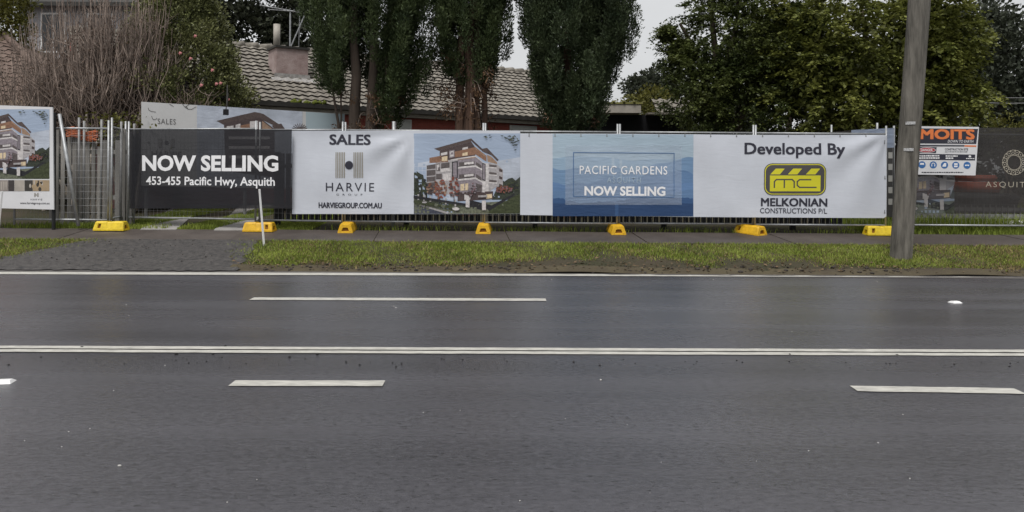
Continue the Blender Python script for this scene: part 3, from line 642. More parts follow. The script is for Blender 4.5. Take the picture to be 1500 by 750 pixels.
# long banner: white, blue mountains, white with logo
b = Board('banner', (762, BY - .02), (1298, BY - .02), 'long banner with blue layered mountains and white ends, lettered PACIFIC GARDENS and Developed By', 'banner', 'banners on the fence', None)
b.wr = wr_for(3, 0.006, px_to_x(b, 904, 1105), b.P(1299, 196))
bm = bmesh.new(); b.poly(bm, [(762, 195.5), (905, 195.8), (1100, 197.5), (1296, 197.5), (1299, 200), (1298.5, 317), (1295, 319.5), (1016, 317.8), (809, 315.5), (762, 314.8)]); b.fin('cloth', bm, M['vinyl'], layer=0)
BL = [(0.35, 0.445, 0.53), (0.265, 0.37, 0.485), (0.155, 0.255, 0.405), (0.105, 0.19, 0.34), (0.11, 0.20, 0.37), (0.075, 0.15, 0.30), (0.035, 0.085, 0.20), (0.022, 0.055, 0.14)]
BM = [vinyl('mountain blue', c, 0.05, 0.13) for c in BL]
bm = bmesh.new(); rs = random.Random(5)
def ridge(base, amp, seed, mi, dz, jag=0.0):
    r = random.Random(seed); ph = [r.uniform(0, 6) for _ in range(4)]; pts = []
    n = 90; xs_ = [809.5 + (1015.5 - 809.5) * i / n for i in range(n + 1)]
    def f(x):
        u = (x - 809.5) / 206; return base - amp * (0.55 * math.sin(u * 5.2 + ph[0]) + 0.3 * math.sin(u * 11 + ph[1]) + 0.2 * math.sin(u * 23 + ph[2])) - jag * r.uniform(0, 1)
    ysv = [f(x) for x in xs_]
    for i in range(n): b.poly(bm, [(xs_[i], ysv[i]), (xs_[i + 1], ysv[i + 1]), (xs_[i + 1], 316.8), (xs_[i], 316.0)], mi, dz)
b.poly(bm, [(809.5, 196.3), (1015.5, 197.3), (1015.5, 317), (809.5, 316)], 0, 0)
ridge(232, 4, 1, 1, .0003); ridge(243, 13, 12, 2, .0006); ridge(262, 15, 5, 3, .0009); ridge(272, 9, 9, 4, .0012); ridge(280, 9, 21, 3, .0015); ridge(293, 6, 30, 6, .0018, 1.8)
b.rect(bm, 809.5, 298, 1015.5, 316.6, 7, .0021)
b.fin('mountain_print', bm, BM, layer=1)
tint = shade(vinyl('pale window ink', (0.55, 0.62, 0.72), 0.03, 0.3), 0.76)
bm = bmesh.new(); b.rect(bm, 828, 213, 998.5, 300); b.fin('pale_panel', bm, tint, layer=2.2)
bm = bmesh.new(); q = [(840, 223.5), (987.5, 224.5), (987, 289), (840, 288), (840, 223.5)]; b.ribbon(bm, q, 1.1); b.fin('frame_line', bm, BM[5], layer=3)
lettering(b, 'lettering', 'PACIFIC GARDENS', 849, 243.5, 977.5, 255, M['ink_white'], bold=0.004, spacing=1.1, layer=3.2)
lettering(b, 'lettering', 'ASQUITH', 889, 260, 938.5, 269, BM[0], bold=-0.006, spacing=1.25, layer=3.2)
lettering(b, 'lettering', 'NOW SELLING', 856, 273.3, 974.5, 286.5, M['ink_white'], bold=0.035, layer=3.2)
lettering(b, 'lettering', 'Developed By', 1090.5, 210, 1237.5, 231, M['ink'], fat=.6, layer=2)
lettering(b, 'lettering', 'MELKONIAN', 1114.5, 290.5, 1212, 302, M['ink'], fat=.5, layer=2)
lettering(b, 'lettering', 'CONSTRUCTIONS P/L', 1113, 305.3, 1211.5, 312.3, M['ink'], bold=0.006, layer=2)
def rr(x0, y0, x1, y1, r, n=6):
    out = []
    for cx, cy, a0 in ((x1 - r, y1 - r, 0), (x0 + r, y1 - r, 90), (x0 + r, y0 + r, 180), (x1 - r, y0 + r, 270)):
        out += [(cx + r * math.cos(R(a0 + 90 * i / n)), cy + r * math.sin(R(a0 + 90 * i / n))) for i in range(n + 1)]
    return out
bm = bmesh.new()
b.poly(bm, rr(1119, 239.3, 1210, 286, 12), 1, 0); b.poly(bm, rr(1120.2, 240.5, 1208.8, 284.8, 11), 0, .0004); b.poly(bm, rr(1121.4, 241.7, 1207.6, 283.6, 10), 1, .0008)
b.rect(bm, 1127.5, 257, 1201.8, 280.2, 0, .0012)
for x in (1128.5, 1154, 1180.5): b.poly(bm, [(x - .5, 255.5), (x + 7.5, 247), (x + 20.5, 247), (x + 13.5, 255.5)], 0, .0012)
b.ribbon(bm, [(1134, 274.8), (1134, 266), (1137, 263), (1160, 263), (1163, 266), (1163, 274.8)], 2.0, 1, .0016); b.ribbon(bm, [(1148.5, 263), (1148.5, 274.8)], 2.0, 1, .0018)
b.ribbon(bm, [(1187.5, 263.2), (1171, 263.2), (1167.5, 266), (1167.5, 271.5), (1171, 274.5), (1195.5, 274.5)], 2.0, 1, .0016)
b.fin('logo', bm, [M['ink_yellow'], M['ink_char']], layer=2)
def ties(bd, pts):
    for px, py in pts:
        bm = bmesh.new(); bd.poly(bm, [(px - .5, py - 2.6), (px + .5, py - 2.6), (px + .5, py + 1.6), (px - .5, py + 1.6)]); bd.disc(bm, px, py + 1.8, 1.0, 1.0, 0, .001, 8); bd.fin('cable_tie', bm, M['galvd'], layer=2, cut=False)
ties(b, [(775 + 38 * k, 197.5 + .05 * k) for k in range(14)] + [(1296, 208), (1296.5, 260), (1296, 310)])
# right hand printed shade cloth: picture at left, wreath and name on black
b = Board('banner', (1336, 14.24), (1530, 14.24), 'grey black see-through cloth banner with a pale wreath emblem right of the pole', 'banner', 'banners on the fence', wr_for(4, 0.008))
bm = bmesh.new(); b.rect(bm, 1398, 187, 1530, 313); b.fin('cloth', bm, M['shade_r'], layer=0)
pmr = [shade(vinyl('faded print ' + k, tuple(c * .62 + .012 for c in PIC[k]), 0.15, 0.3), 0.35) for k in PK]
apartment(b, 1337, 187, 1398, 313, layer=0.5, mats=pmr, clip=(330, 80, 640, 660))
bm = bmesh.new()
for k in range(15):
    a = 2 * math.pi * k / 15; cx, cy = 1485.5 + 14.2 * math.cos(a), 238 + 15.2 * math.sin(a)
    b.ribbon(bm, [(cx + 3.1 * math.cos(t), cy + 3.3 * math.sin(t)) for t in [2 * math.pi * i / 10 for i in range(11)]], .75)
    b.disc(bm, 1485.5 + 16.8 * math.cos(a + .2), 238 + 17.8 * math.sin(a + .2), 1.0, n=8); b.disc(bm, cx, cy, .9, n=8)
b.ribbon(bm, [(1485.5 + 10.2 * math.cos(t), 238 + 10.8 * math.sin(t)) for t in [2 * math.pi * i / 30 for i in range(31)]], .9)
M['gold'] = vinyl('pale gold ink', (0.36, 0.33, 0.27)); b.fin('emblem', bm, M['gold'], layer=1.5)
lettering(b, 'lettering', 'ASQUITH', 1444, 266.5, 1512, 275.5, M['gold'], bold=-.004, spacing=1.3, layer=1.5)
b = Board('banner', (1178, 17.15), (1312, 14.95), 'pale blue printed cloth on the fence behind the Developed By banner, sky above small windows', 'banner', 'banners on the fence', None)
bm = bmesh.new(); b.poly(bm, [(1247, 190.5), (1310, 187.5), (1310, 216), (1247, 219)]); b.fin('cloth', bm, vinyl('faded sky print', (0.27, 0.32, 0.42), 0.08, 0.3), layer=0)
bm = bmesh.new(); b.poly(bm, [(1180, 196.5), (1247, 190.7), (1247, 219), (1180, 222)]); b.fin('dark_cloth', bm, M['shade_r'], layer=0)
bm = bmesh.new(); b.poly(bm, [(1247, 219), (1310, 216), (1310, 318), (1247, 318)]); 
for k in range(5): b.rect(bm, 1301.5, 223 + k * 17, 1307.5, 232 + k * 17, 1, .003)
b.fin('facade_print', bm, [vinyl('dark facade print', (0.06, 0.06, 0.06)), vinyl('window print', (0.40, 0.40, 0.38))], layer=0)

# ---------------------------------------------------------------- sign boards
# left apartment sign on two posts
b = Board('sign_board', (-60, 14.05), (78, 14.05), 'white framed sign board with apartment picture and website line at the left edge', 'sign', None, None)
def slab(bd, name, m, pts, dep=0.03, y0=0.0):
    bm = bmesh.new(); v = []
    for px, py in pts: x, z = bd.P(px, py); v.append((x, z))
    f0 = [bm.verts.new((x, y0, z)) for x, z in v]; f1 = [bm.verts.new((x, y0 + dep, z)) for x, z in v]
    bm.faces.new(f0); bm.faces.new(f1[::-1])
    for i in range(len(v)): bm.faces.new((f0[i], f1[i], f1[(i + 1) % len(v)], f0[(i + 1) % len(v)]))
    bmesh.ops.recalc_face_normals(bm, faces=bm.faces[:]); return obj(name, bm, m, bd.root)
slab(b, 'board', M['board'], [(-60, 152), (77, 157), (79, 307), (-60, 303.5)])
for px in (78.5, -58):
    bm = bmesh.new(); x, z = b.P(px, 165); tube(bm, [(x - .02, .06, gz(14.1)), (x - .02, .06, z)], .03, 6); obj('post', bm, M['black_timber'], b.root)
apartment(b, -58, 160, 72.5, 262, layer=1)
ph = [vinyl('photo strip', c, 0.3, 0.0) for c in ((0.30, 0.26, 0.24), (0.06, 0.05, 0.05), (0.42, 0.38, 0.34), (0.05, 0.045, 0.04), (0.36, 0.27, 0.17))]
bm = bmesh.new()
for k, (xa, xb) in enumerate(((-40, 12), (12.3, 21), (21.3, 36), (36.3, 48), (48.3, 72.5))): b.rect(bm, xa, 263.8, xb, 280, k)
for k in range(9): b.disc(bm, random.uniform(40, 71), random.uniform(266, 278), random.uniform(1, 2.6), random.uniform(2, 4), random.choice((2, 3, 4)), .001, 10)
for k in range(4): b.rect(bm, -2 + k * 3.4, 266, 0 + k * 3.4, 278, 2, .001)
b.fin('photo_strip', bm, ph, layer=1)
bm = bmesh.new()
for k in range(3):
    for x0 in (50.3, 54.6): b.rect(bm, x0 + k * .75, 282.5, x0 + k * .75 + .4, 288.5)
b.disc(bm, 53.3, 285.5, .9, n=10); b.fin('logo', bm, M['ink_taupe'], layer=1)
lettering(b, 'lettering', 'HARVIE', 45, 291, 62, 293.4, M['ink'], spacing=1.3); lettering(b, 'lettering', 'www.harviegroup.com.au', 29.5, 296, 72.5, 300, M['ink'], bold=.01)
# big SALES board behind the black cloth, running back at an angle
b = Board('sign_board', (207, 15.6), (505, 17.3), 'wide sign board lettered SALES with apartment picture, standing behind the black cloth banner', 'sign', None, None)
slab(b, 'board', M['board_grey'], [(207, 149), (505, 167), (505, 278), (207, 272)])
bm = bmesh.new(); b.poly(bm, [(288.5, 154), (443, 163.3), (443, 275), (288.5, 272)]); b.fin('sky_print', bm, PM[PI['haze']], layer=1)
bm = bmesh.new(); b.poly(bm, [(448, 163.8), (504.5, 167.2), (504.5, 277), (448, 275)]); b.fin('glass_print', bm, vinyl('pale teal print', (0.36, 0.44, 0.48), .04, 0), layer=1)
bm = bmesh.new()
def pp(mi, dz, *pts): b.poly(bm, pts, mi, dz)
pp(0, 0, (317, 177), (373, 164), (381, 165.5), (386, 167), (416, 187), (412, 189), (385, 176), (330, 184)); pp(1, .0004, (328, 180), (380, 172), (402, 189), (402, 260), (330, 250))
pp(0, .0008, (398, 184), (412, 181), (418, 190), (404, 192)); pp(2, .0008, (345, 183), (352, 181), (352, 189), (345, 189)); pp(2, .0008, (366, 178), (378, 177), (378, 189), (366, 189)); pp(3, .0008, (352, 184), (366, 181), (366, 189), (352, 189)); pp(2, .0008, (332, 185), (342, 184), (342, 189), (332, 190)); pp(4, .0008, (384, 177), (398, 188), (396, 190), (384, 190))
for k in range(4): pp(2, .001, (335, 200 + 14 * k), (395, 200 + 14 * k), (395, 204 + 14 * k), (335, 204 + 14 * k))
for k in range(9): a = R(-165 + k * 19); b.ribbon(bm, [(439, 190), (439 + 11 * math.cos(a), 190 + 9 * math.sin(a))], 1.1, 0, .0012)
b.fin('printed_picture', bm, [PM[PI[k]] for k in ('roof', 'dark', 'pale', 'wood', 'soffit')], layer=2)
lettering(b, 'lettering', 'SALES', 231, 174.5, 257.5, 181.5, M['ink_char'], bold=-.005, spacing=1.1, layer=2)
bm = bmesh.new()
for q in ([(217, 158), (218, 161), (221, 163), (224, 163.5), (228, 164)], [(222, 170), (224, 175), (228, 175), (230, 173)], [(267, 152), (271, 157), (276, 160), (281, 160), (287, 156.5)], [(271, 157), (277, 153)], [(272, 155), (275, 159)], [(248, 152.5), (251, 154), (254, 156)]): b.ribbon(bm, q, .7)
b.disc(bm, 244, 209, 3.2, n=14); b.rect(bm, 232, 203, 238, 216, 1); b.rect(bm, 250, 203, 256, 216, 1); letters(b, bm, 'HARVIE', 222, 222, 266, 229); b.fin('twig_print', bm, [M['ink_char'], M['ink_grey']], layer=2)
for px in (215, 360, 500):
    bm = bmesh.new(); x, z = b.P(px, 172); tube(bm, [(x, .07, gz(16)), (x, .07, z)], .04, 6); obj('post', bm, M['galvd'], b.root)
bm = bmesh.new(); x, z = b.P(331, 157); tube(bm, [(x, .05, z - .5), (x + .05, .05, z + .30), (x, -.25, z + .42), (x - .02, -.40, z + .05), (x - .04, -.42, z - .08)], .012, 6); arm = obj('lamp_arm', bm, M['gutter'], b.root)
bm = bmesh.new(); box(bm, x - .09, x + .01, -.47, -.38, z - .19, z - .08); bmesh.ops.bevel(bm, geom=bm.edges[:], offset=.008, segments=1); obj('floodlight', bm, M['dark_wall'], b.root)

# MOITS site sign hung on the right hand fence
b = Board('site_sign', (1340, 14.12), (1434, 14.12), 'white and black construction sign with orange MOITS lettering and blue safety icons', 'sign', None, None)
slab(b, 'board', M['board'], [(1342, 184.8), (1434, 186), (1429, 257), (1337, 255.5)], .008)
bm = bmesh.new(); b.poly(bm, [(1346, 188), (1432.5, 188.8), (1430, 210.8), (1344, 210)]); b.poly(bm, [(1344, 212.2), (1413, 212.6), (1412, 214.6), (1344, 214.4)]); b.poly(bm, [(1343, 225.2), (1428.5, 226.4), (1428, 235), (1342, 233.8)]); b.poly(bm, [(1343.5, 215.2), (1372, 215.6), (1371, 224.2), (1343, 223.6)]); b.fin('black_bands', bm, M['ink'], layer=1)
lettering(b, 'lettering', 'MOITS', 1347.5, 189.5, 1427.5, 204, M['ink_orange'], fat=1.0, layer=2)
lettering(b, 'lettering', 'DOWN TO EARTH', 1388, 205.2, 1426, 209, M['ink_white'], shear=.25, layer=2)
bm = bmesh.new(); b.poly(bm, [(1413, 212.6), (1430, 213), (1430, 215), (1412.5, 214.8)]); b.fin('orange_band', bm, M['ink_orange'], layer=1)
bm = bmesh.new(); b.disc(bm, 1357.5, 219.8, 13, 3.9, 1, 0); b.disc(bm, 1357.5, 219.8, 12.4, 3.4, 0, .0006, 24); b.fin('danger_oval', bm, [M['ink_red'], M['ink_white']], layer=2)
lettering(b, 'lettering', 'DANGER', 1348.5, 218, 1366, 221.5, M['ink_white'], bold=.02, layer=3)
lettering(b, 'lettering', 'CONSTRUCTION SITE', 1384, 217.3, 1418, 220.3, M['ink'], bold=.02, layer=1)
def greek(bm, x0, x1, y0, y1, rnd):
    x = x0
    while x < x1 - 1:
        w_ = rnd.uniform(1.2, 4.2); b.rect(bm, x, y0 + rnd.uniform(0, .3), min(x + w_, x1), y1 - rnd.uniform(0, .3)); x += w_ + .6
rd = random.Random(2)
bm = bmesh.new(); greek(bm, 1384, 1418, 221.8, 223, rd); greek(bm, 1350, 1412, 251.6, 253.4, rd); b.fin('small_print', bm, M['ink'], layer=1)
bm = bmesh.new(); greek(bm, 1343.5, 1377, 227.2, 229.4, rd); greek(bm, 1343.5, 1376, 230.4, 232.6, rd); greek(bm, 1385, 1404, 227.6, 229.6, rd); greek(bm, 1385, 1396, 230.6, 232.8, rd); b.disc(bm, 1420.5, 229, 2, 1.6, 0, 0, 8); greek(bm, 1415, 1427, 231.5, 233, rd); b.fin('small_print', bm, M['ink_white'], layer=2)
for k, cx in enumerate((1350.5, 1367, 1383.5, 1400, 1416.5)):
    bm = bmesh.new(); cy = 241.3 + k * .2; b.disc(bm, cx, cy, 5.3, 5.2, 0, 0, 20)
    if k == 0: b.poly(bm, [(cx - 3.2, cy), (cx - 2.5, cy - 2.6), (cx + 2.5, cy - 2.6), (cx + 3.2, cy)], 1, .0008)
    elif k == 1: b.ribbon(bm, [(cx - 2.2, cy + 2), (cx - 2.2, cy - 1.5), (cx, cy - 3), (cx + 2.2, cy - 1.5), (cx + 2.2, cy + 2)], 1.2, 1, .0008)
    elif k == 2: b.poly(bm, [(cx - .5, cy - 2.8), (cx + 2.4, cy - 2.8), (cx + 2.2, cy + 2.4), (cx - 3.2, cy + 2.4), (cx - 3, cy + 1)], 1, .0008)
    elif k == 3: b.rect(bm, cx - 2.6, cy - 2.8, cx + 2.6, cy + 3, 1, .0008); b.rect(bm, cx - 2.6, cy - .3, cx + 2.6, cy + .5, 0, .0016)
    else: b.poly(bm, [(cx - 3.2, cy - .8), (cx + 3.2, cy - .8), (cx + 2.6, cy + 1.2), (cx, cy + .4), (cx - 2.6, cy + 1.2)], 1, .0008)
    b.fin('safety_icon', bm, [M['ink_blue'], M['ink_white']], layer=1)

# ---------------------------------------------------------------- timber pole, stakes, pipe
base = flat(1320.5, 378, gz(12.2) + .0); base = Vector((ray(1320.5, HZ).x * 12.2, 12.2, gz(12.2) - .3))
up = at(1346.5, 0, 12.2); dv = (up - Vector((base.x, base.y, gz(12.2)))).normalized()
r = empty('utility_pole', (base.x, 12.2, gz(12.2)), 0, 'thick weathered timber utility pole leaning slightly right on the grass verge', 'pole')
bm = bmesh.new(); pts = [dv * t for t in (-.4, 0, .02, 1.2, 2.4, 3.6, 5, 7, 9)]; rad = [.165, .162, .158, .156, .156, .158, .156, .15, .14]
tube(bm, pts, rad, 28)
for v in bm.verts:
    a = math.atan2(v.co.y, v.co.x - dv.x * v.co.z / dv.z); k = 1 + .02 * math.sin(a * 5 + v.co.z) + .012 * math.sin(a * 11 + 2)
    cx = dv.x * v.co.z / dv.z; v.co.x = cx + (v.co.x - cx) * k; v.co.y *= k
obj('shaft', bm, M['pole'], r, True)
for py, px in ((180, 1332), (219, 1326.5)):
    zz = at(px, py, 12.03).z - gz(12.2); cx = dv.x * zz / dv.z; bm = bmesh.new()
    for k in range(8):
        a0, a1 = -math.pi / 2 - .88 + .105 * k, -math.pi / 2 - .88 + .105 * (k + 1); q = []
        for a, z_ in ((a0, -.022), (a1, -.022), (a1, .022), (a0, .022)): q.append(bm.verts.new((cx + .166 * math.cos(a), .166 * math.sin(a), zz + z_)))
        bm.faces.new(q)
    obj('name_plate', bm, mat('plate metal', (.42, .42, .42), .4, .5, 55, metal=.3), r)
def stake(px0, py0, px1, py1, Y_, label):
    a, t = at(px0, py0, Y_), at(px1, py1, Y_); bm = bmesh.new(); d = (t - a); r_ = empty('marker_stake', a, 0, label, 'stake', 'white marker stakes')
    tube(bm, [d * -.06, d * .995, d], [.018, .016, .010], 4); obj('shaft', bm, M['white_paint'], r_)
stake(387, 362, 380, 277, 12.75, 'thin white stake leaning in the grass before the black NOW SELLING cloth'); stake(-4, 352, 3.5, 280, 12.9, 'thin white stake at the left edge before the apartment sign')
bm = bmesh.new(); a, t = at(115, 331, 14.08), at(87, 167, 14.12); tube(bm, [a, t], .03, 10)
tag(obj('steel_pipe', bm, M['galv'], None, True), 'loose galvanised pipe leaning against the fence panel beside the apartment sign', 'pipe')

# ---------------------------------------------------------------- wooden palings, picket fence, posts behind
r = empty('paling_fence', (0, 14.85, 0), 0, 'old grey wooden paling fence with gaps behind the leaning pipe', 'fence')
bm = bmesh.new(); px = 72; 
while px < 190:
    w_ = random.uniform(7.5, 10.5); t_ = random.uniform(186, 206) if not 140 < px < 160 else random.uniform(205, 225); p0 = at(px, 330, 14.85); p1 = at(px + w_ - random.uniform(.8, 3.2), t_, 14.85)
    box(bm, p0.x, p1.x, random.uniform(-.012, .006), .016, gz(14.8), p1.z); px += w_
obj('palings', bm, M['palings'], r)
for z_ in (.9, 1.75): bm = bmesh.new(); box(bm, at(70, 0, 14.9).x, at(190, 0, 14.9).x, .02, .06, z_, z_ + .08); obj('rail', bm, M['palings'], r)
for px, t_ in ((115, 172), (122.5, 177), (148, 175), (177, 178), (196, 181)):
    p = at(px, t_, 14.7); bm = bmesh.new(); tube(bm, [(0, 0, 0), (0, 0, p.z - gz(14.7))], .022, 8); o = obj('steel_post', bm, M['galvd'], None, True); o.location = (p.x, 14.72, gz(14.7))
    tag(o, {115: 'grey steel post just right of the leaning pipe top, before the orange mesh', 122.5: 'short grey steel post between the two orange mesh scraps', 148: 'grey steel post at the right end of the palings', 177: 'grey steel post beside the angled fence panel', 196: 'grey steel post at the left end of the black cloth banner'}[px], 'post', 'steel posts behind the fence')
for cx, cy, w_, lab in ((108, 194, 14, 'left scrap of orange safety mesh hanging on the palings'), (131, 199, 17, 'right scrap of orange safety mesh hanging on the palings')):
    p = at(cx, cy, 14.78); bm = bmesh.new(); s = 14.78 / F
    for k in range(10):
        for j in range(5):
            x_, z_ = (k / 9 - .5) * w_ * .95 * s, (j / 4 - .5) * 10 * s
            bar(bm, (x_ - .06, random.uniform(-.01, .01), z_ + random.uniform(-.02, .02)), (x_ + .06, random.uniform(-.01, .01), z_ + random.uniform(-.05, .05)), .011)
    o = obj('safety_mesh', bm, M['orange']); o.location = p; tag(o, lab, 'safety mesh', 'orange safety mesh scraps')
def picket(px0, px1, Y_, label, m, top, step=.11, w_=.085):
    a, c = at(px0, 0, Y_).x, at(px1, 0, Y_).x; z0 = gz(Y_); rt = empty('picket_fence', (a, Y_, z0), 0, label, 'fence'); bm = bmesh.new(); x_ = 0
    while x_ < c - a - w_:
        t_ = top + random.uniform(-.02, .02); box(bm, x_, x_ + w_, random.uniform(-.006, .004), .015, .10 + random.uniform(0, .02), t_); x_ += step
    obj('pickets', bm, m, rt)
    for zz in (.3, top - .25): bm = bmesh.new(); box(bm, 0, c - a, .018, .055, zz, zz + .07); obj('rail', bm, m, rt)
    x_ = 0.0
    while x_ < c - a: bm = bmesh.new(); box(bm, x_, x_ + .09, .056, .14, -.1, top + .04); obj('post', bm, m, rt); x_ += 2.4
    return rt
picket(403, 1240, 14.75, 'low black picket fence behind the banners, its foot showing below them', M['black_timber'], 1.35)
picket(1335, 1540, 15.6, 'low grey steel picket fence in the weeds behind the wreath cloth', M['galvd'], .42, .12, .02)
for px, t_, Y_, lab in ((577, 178, 14.55, 'pale steel post behind the white SALES banner, between two yellow blocks'), (1218, 183, 16.6, 'thin pale post standing above the right half of the long banner'), (1285, 180, 15.5, 'thin pale post standing above the right corner of the long banner')):
    p = at(px, t_, Y_); bm = bmesh.new(); tube(bm, [(0, 0, 0), (0, 0, p.z - gz(Y_))], .033 if px == 577 else .022, 8); o = obj('steel_post', bm, M['galv'], None, True); o.location = (p.x, Y_, gz(Y_)); tag(o, lab, 'post', 'steel posts behind the fence')

# ---------------------------------------------------------------- houses
def tiled(bm, x0, x1, y0, y1, z0, pitch, course=.30, tw=.30, amp=.022, step=.035):
    """interlocking tiles as real relief: each course laps over the one below"""
    n = max(2, round((y1 - y0) * math.hypot(1, pitch) / course)); nx = max(8, int((x1 - x0) / tw * 8)); dy = (y1 - y0) / n
    c = 1 / math.hypot(1, pitch); nrm = (0, -pitch * c, c)
    for j in range(n):
        ra, rb, rc = [], [], []; off = random.uniform(-.01, .01)
        for i in range(nx + 1):
            x_ = x0 + (x1 - x0) * i / nx; u = (x_ / tw) % 1.0; h = amp * (math.sin(u * 2 * math.pi) + .35 * math.sin(4 * math.pi * u)) + .004 * math.sin(x_ * 1.7 + j * 2.1)
            ya, yb = y0 + dy * j + off, y0 + dy * (j + 1) + .02
            for lst, yy, hh in ((rc, ya, -.012 + h * .4), (ra, ya - .004, h + step), (rb, yb, h)):
                lst.append(bm.verts.new((x_, yy + nrm[1] * hh, z0 + (yy - y0) * pitch + nrm[2] * hh)))
        for i in range(nx):
            bm.faces.new((ra[i], ra[i + 1], rb[i + 1], rb[i])); bm.faces.new((rc[i], rc[i + 1], ra[i + 1], ra[i])).material_index = 1  # riser below each lap gets the painted shadow tone
HA = math.atan2(.537, .843)
r = empty('house', (-6.35, 19.0, 0), HA, 'single storey red brick house with pale tiled roof and pink chimney behind the cypresses', 'house')
ZE, PT, WD = 3.16, .533, 3.5
bm = bmesh.new(); tiled(bm, -3.5, 10.9, -.05, WD, ZE, PT, .27, .24, .014, .042); rf = obj('roof', bm, [M['tile'], M['tile_shadow']], r)
bm = bmesh.new(); v = [bm.verts.new(p) for p in ((-3.5, WD, ZE + PT * WD), (10.9, WD, ZE + PT * WD), (10.9, 2 * WD, ZE), (-3.5, 2 * WD, ZE))]; bm.faces.new(v); obj('rear_slope', bm, M['tile'], rf)
bm = bmesh.new(); x_ = -3.5
while x_ < 10.8: tube(bm, [(x_, WD, ZE + PT * WD + .0), (x_ + .40, WD, ZE + PT * WD + .035)], [.10, .12], 8); x_ += .39
obj('ridge_cap', bm, M['tile'], rf, True)
bm = bmesh.new(); box(bm, -3.5, 10.9, .22, .37, .4, ZE - .10); box(bm, -3.3, 10.7, 6.3, 6.45, .4, ZE - .10); obj('wall', bm, M['brick'], r)
for x_ in (-3.45, 10.75):
    bm = bmesh.new(); v = [(x_, .56, .4), (x_, 6.44, .4), (x_, 6.44, ZE + .18), (x_, WD, ZE + PT * WD - .05), (x_, .56, ZE + .18)]; a = [bm.verts.new(p) for p in v]; c = [bm.verts.new((p[0] + .14, p[1], p[2])) for p in v]; bm.faces.new(a); bm.faces.new(c[::-1])
    for i in range(5): bm.faces.new((a[i], a[(i + 1) % 5], c[(i + 1) % 5], c[i]))
    obj('gable', bm, M['brick'], r)
bm = bmesh.new(); box(bm, -3.5, 10.9, -.16, -.03, ZE - .09, ZE + .02); obj('gutter', bm, M['gutter'], r)
bm = bmesh.new(); box(bm, -3.5, 10.9, -.02, .02, ZE - .19, ZE - .095); obj('fascia', bm, M['fascia'], r)
bm = bmesh.new(); box(bm, -3.5, 10.9, .03, .22, ZE - .185, ZE - .16); obj('eave_lining', bm, M['gutter'], r)
def moss(x0, x1):
    bm = bmesh.new(); 
    for k in range(40): bmesh.ops.create_icosphere(bm, subdivisions=1, radius=random.uniform(.03, .075), matrix=Matrix.Translation((random.uniform(x0, x1), random.uniform(-.14, .05), ZE + random.uniform(.0, .07))))
    obj('moss', bm, M['moss'], r, True)
moss(1.05, 1.9)
for x0, x1 in ((4.02, 4.36), (7.6, 8.45)):     # windows with pale blinds
    bm = bmesh.new(); box(bm, x0 - .05, x1 + .05, .16, .218, 1.2, 2.93); w_ = obj('window', bm, M['white_paint'], r)
    bm = bmesh.new(); box(bm, x0, x1, .148, .158, 1.26, 2.90); obj('blind', bm, M['blind'], w_)
t_, d_ = 1.53, 1.40
bm = bmesh.new(); box(bm, t_ - .42, t_ + .42, d_, d_ + .75, ZE + PT * d_ - .2, 4.74); ch = obj('chimney', bm, M['render_pink'], r)
bm = bmesh.new(); box(bm, t_ - .46, t_ + .46, d_ - .04, d_ + .79, 4.742, 4.80); obj('cap', bm, M['gutter'], ch)
bm = bmesh.new()
v = [bm.verts.new((x_, y_, ZE + PT * y_ + h)) for x_, y_, h in ((t_ - .58, d_ - .22, .07), (t_ + .58, d_ - .22, .07), (t_ + .58, d_ - .006, .075), (t_ - .58, d_ - .006, .075))]; bm.faces.new(v)
v = [bm.verts.new(p) for p in ((t_ - .5, d_ - .006, ZE + PT * d_ + .05), (t_ + .5, d_ - .006, ZE + PT * d_ + .05), (t_ + .46, d_ - .006, ZE + PT * d_ + .17), (t_ - .46, d_ - .006, ZE + PT * d_ + .17))]; bm.faces.new(v); obj('flashing', bm, M['flash'], ch)
bm = bmesh.new(); tube(bm, [(t_ - .30, d_ + .4, 4.8), (t_ - .30, d_ + .4, 5.42)], .09, 12); obj('flue', bm, M['fascia'], ch, True)
bm = bmesh.new(); mx_, my_ = t_ + .04, d_ + .35
tube(bm, [(mx_, my_, 4.8), (mx_, my_, 5.83)], .022, 6); tube(bm, [(mx_ + .02, my_, 4.85), (mx_ + .42, my_ + .1, 5.75)], .016, 5); tube(bm, [(mx_ + .30, my_ + .2, 4.8), (mx_ + .32, my_ + .2, 5.75)], .010, 5)
tube(bm, [(mx_ - .78, my_ + .1, 5.88), (mx_ + .48, my_ - .1, 5.76)], .018, 5)
for k in range(12):
    x_ = mx_ - .75 + k * .105; l_ = .30 - .012 * k; z_ = 5.88 - .0095 * k * 1.05; tube(bm, [(x_ - .05, my_ - l_, z_ + .02), (x_ + .05, my_ + l_, z_ + .02)], .009, 4)
tube(bm, [(mx_ - .60, my_ + .02, 5.78), (mx_ + .2, my_ - .05, 5.80)], .012, 4); tube(bm, [(mx_ - .85, my_ + .1, 6.1), (mx_ - .74, my_ + .1, 5.88)], .010, 4)
obj('television_aerial', bm, M['galv'], ch)

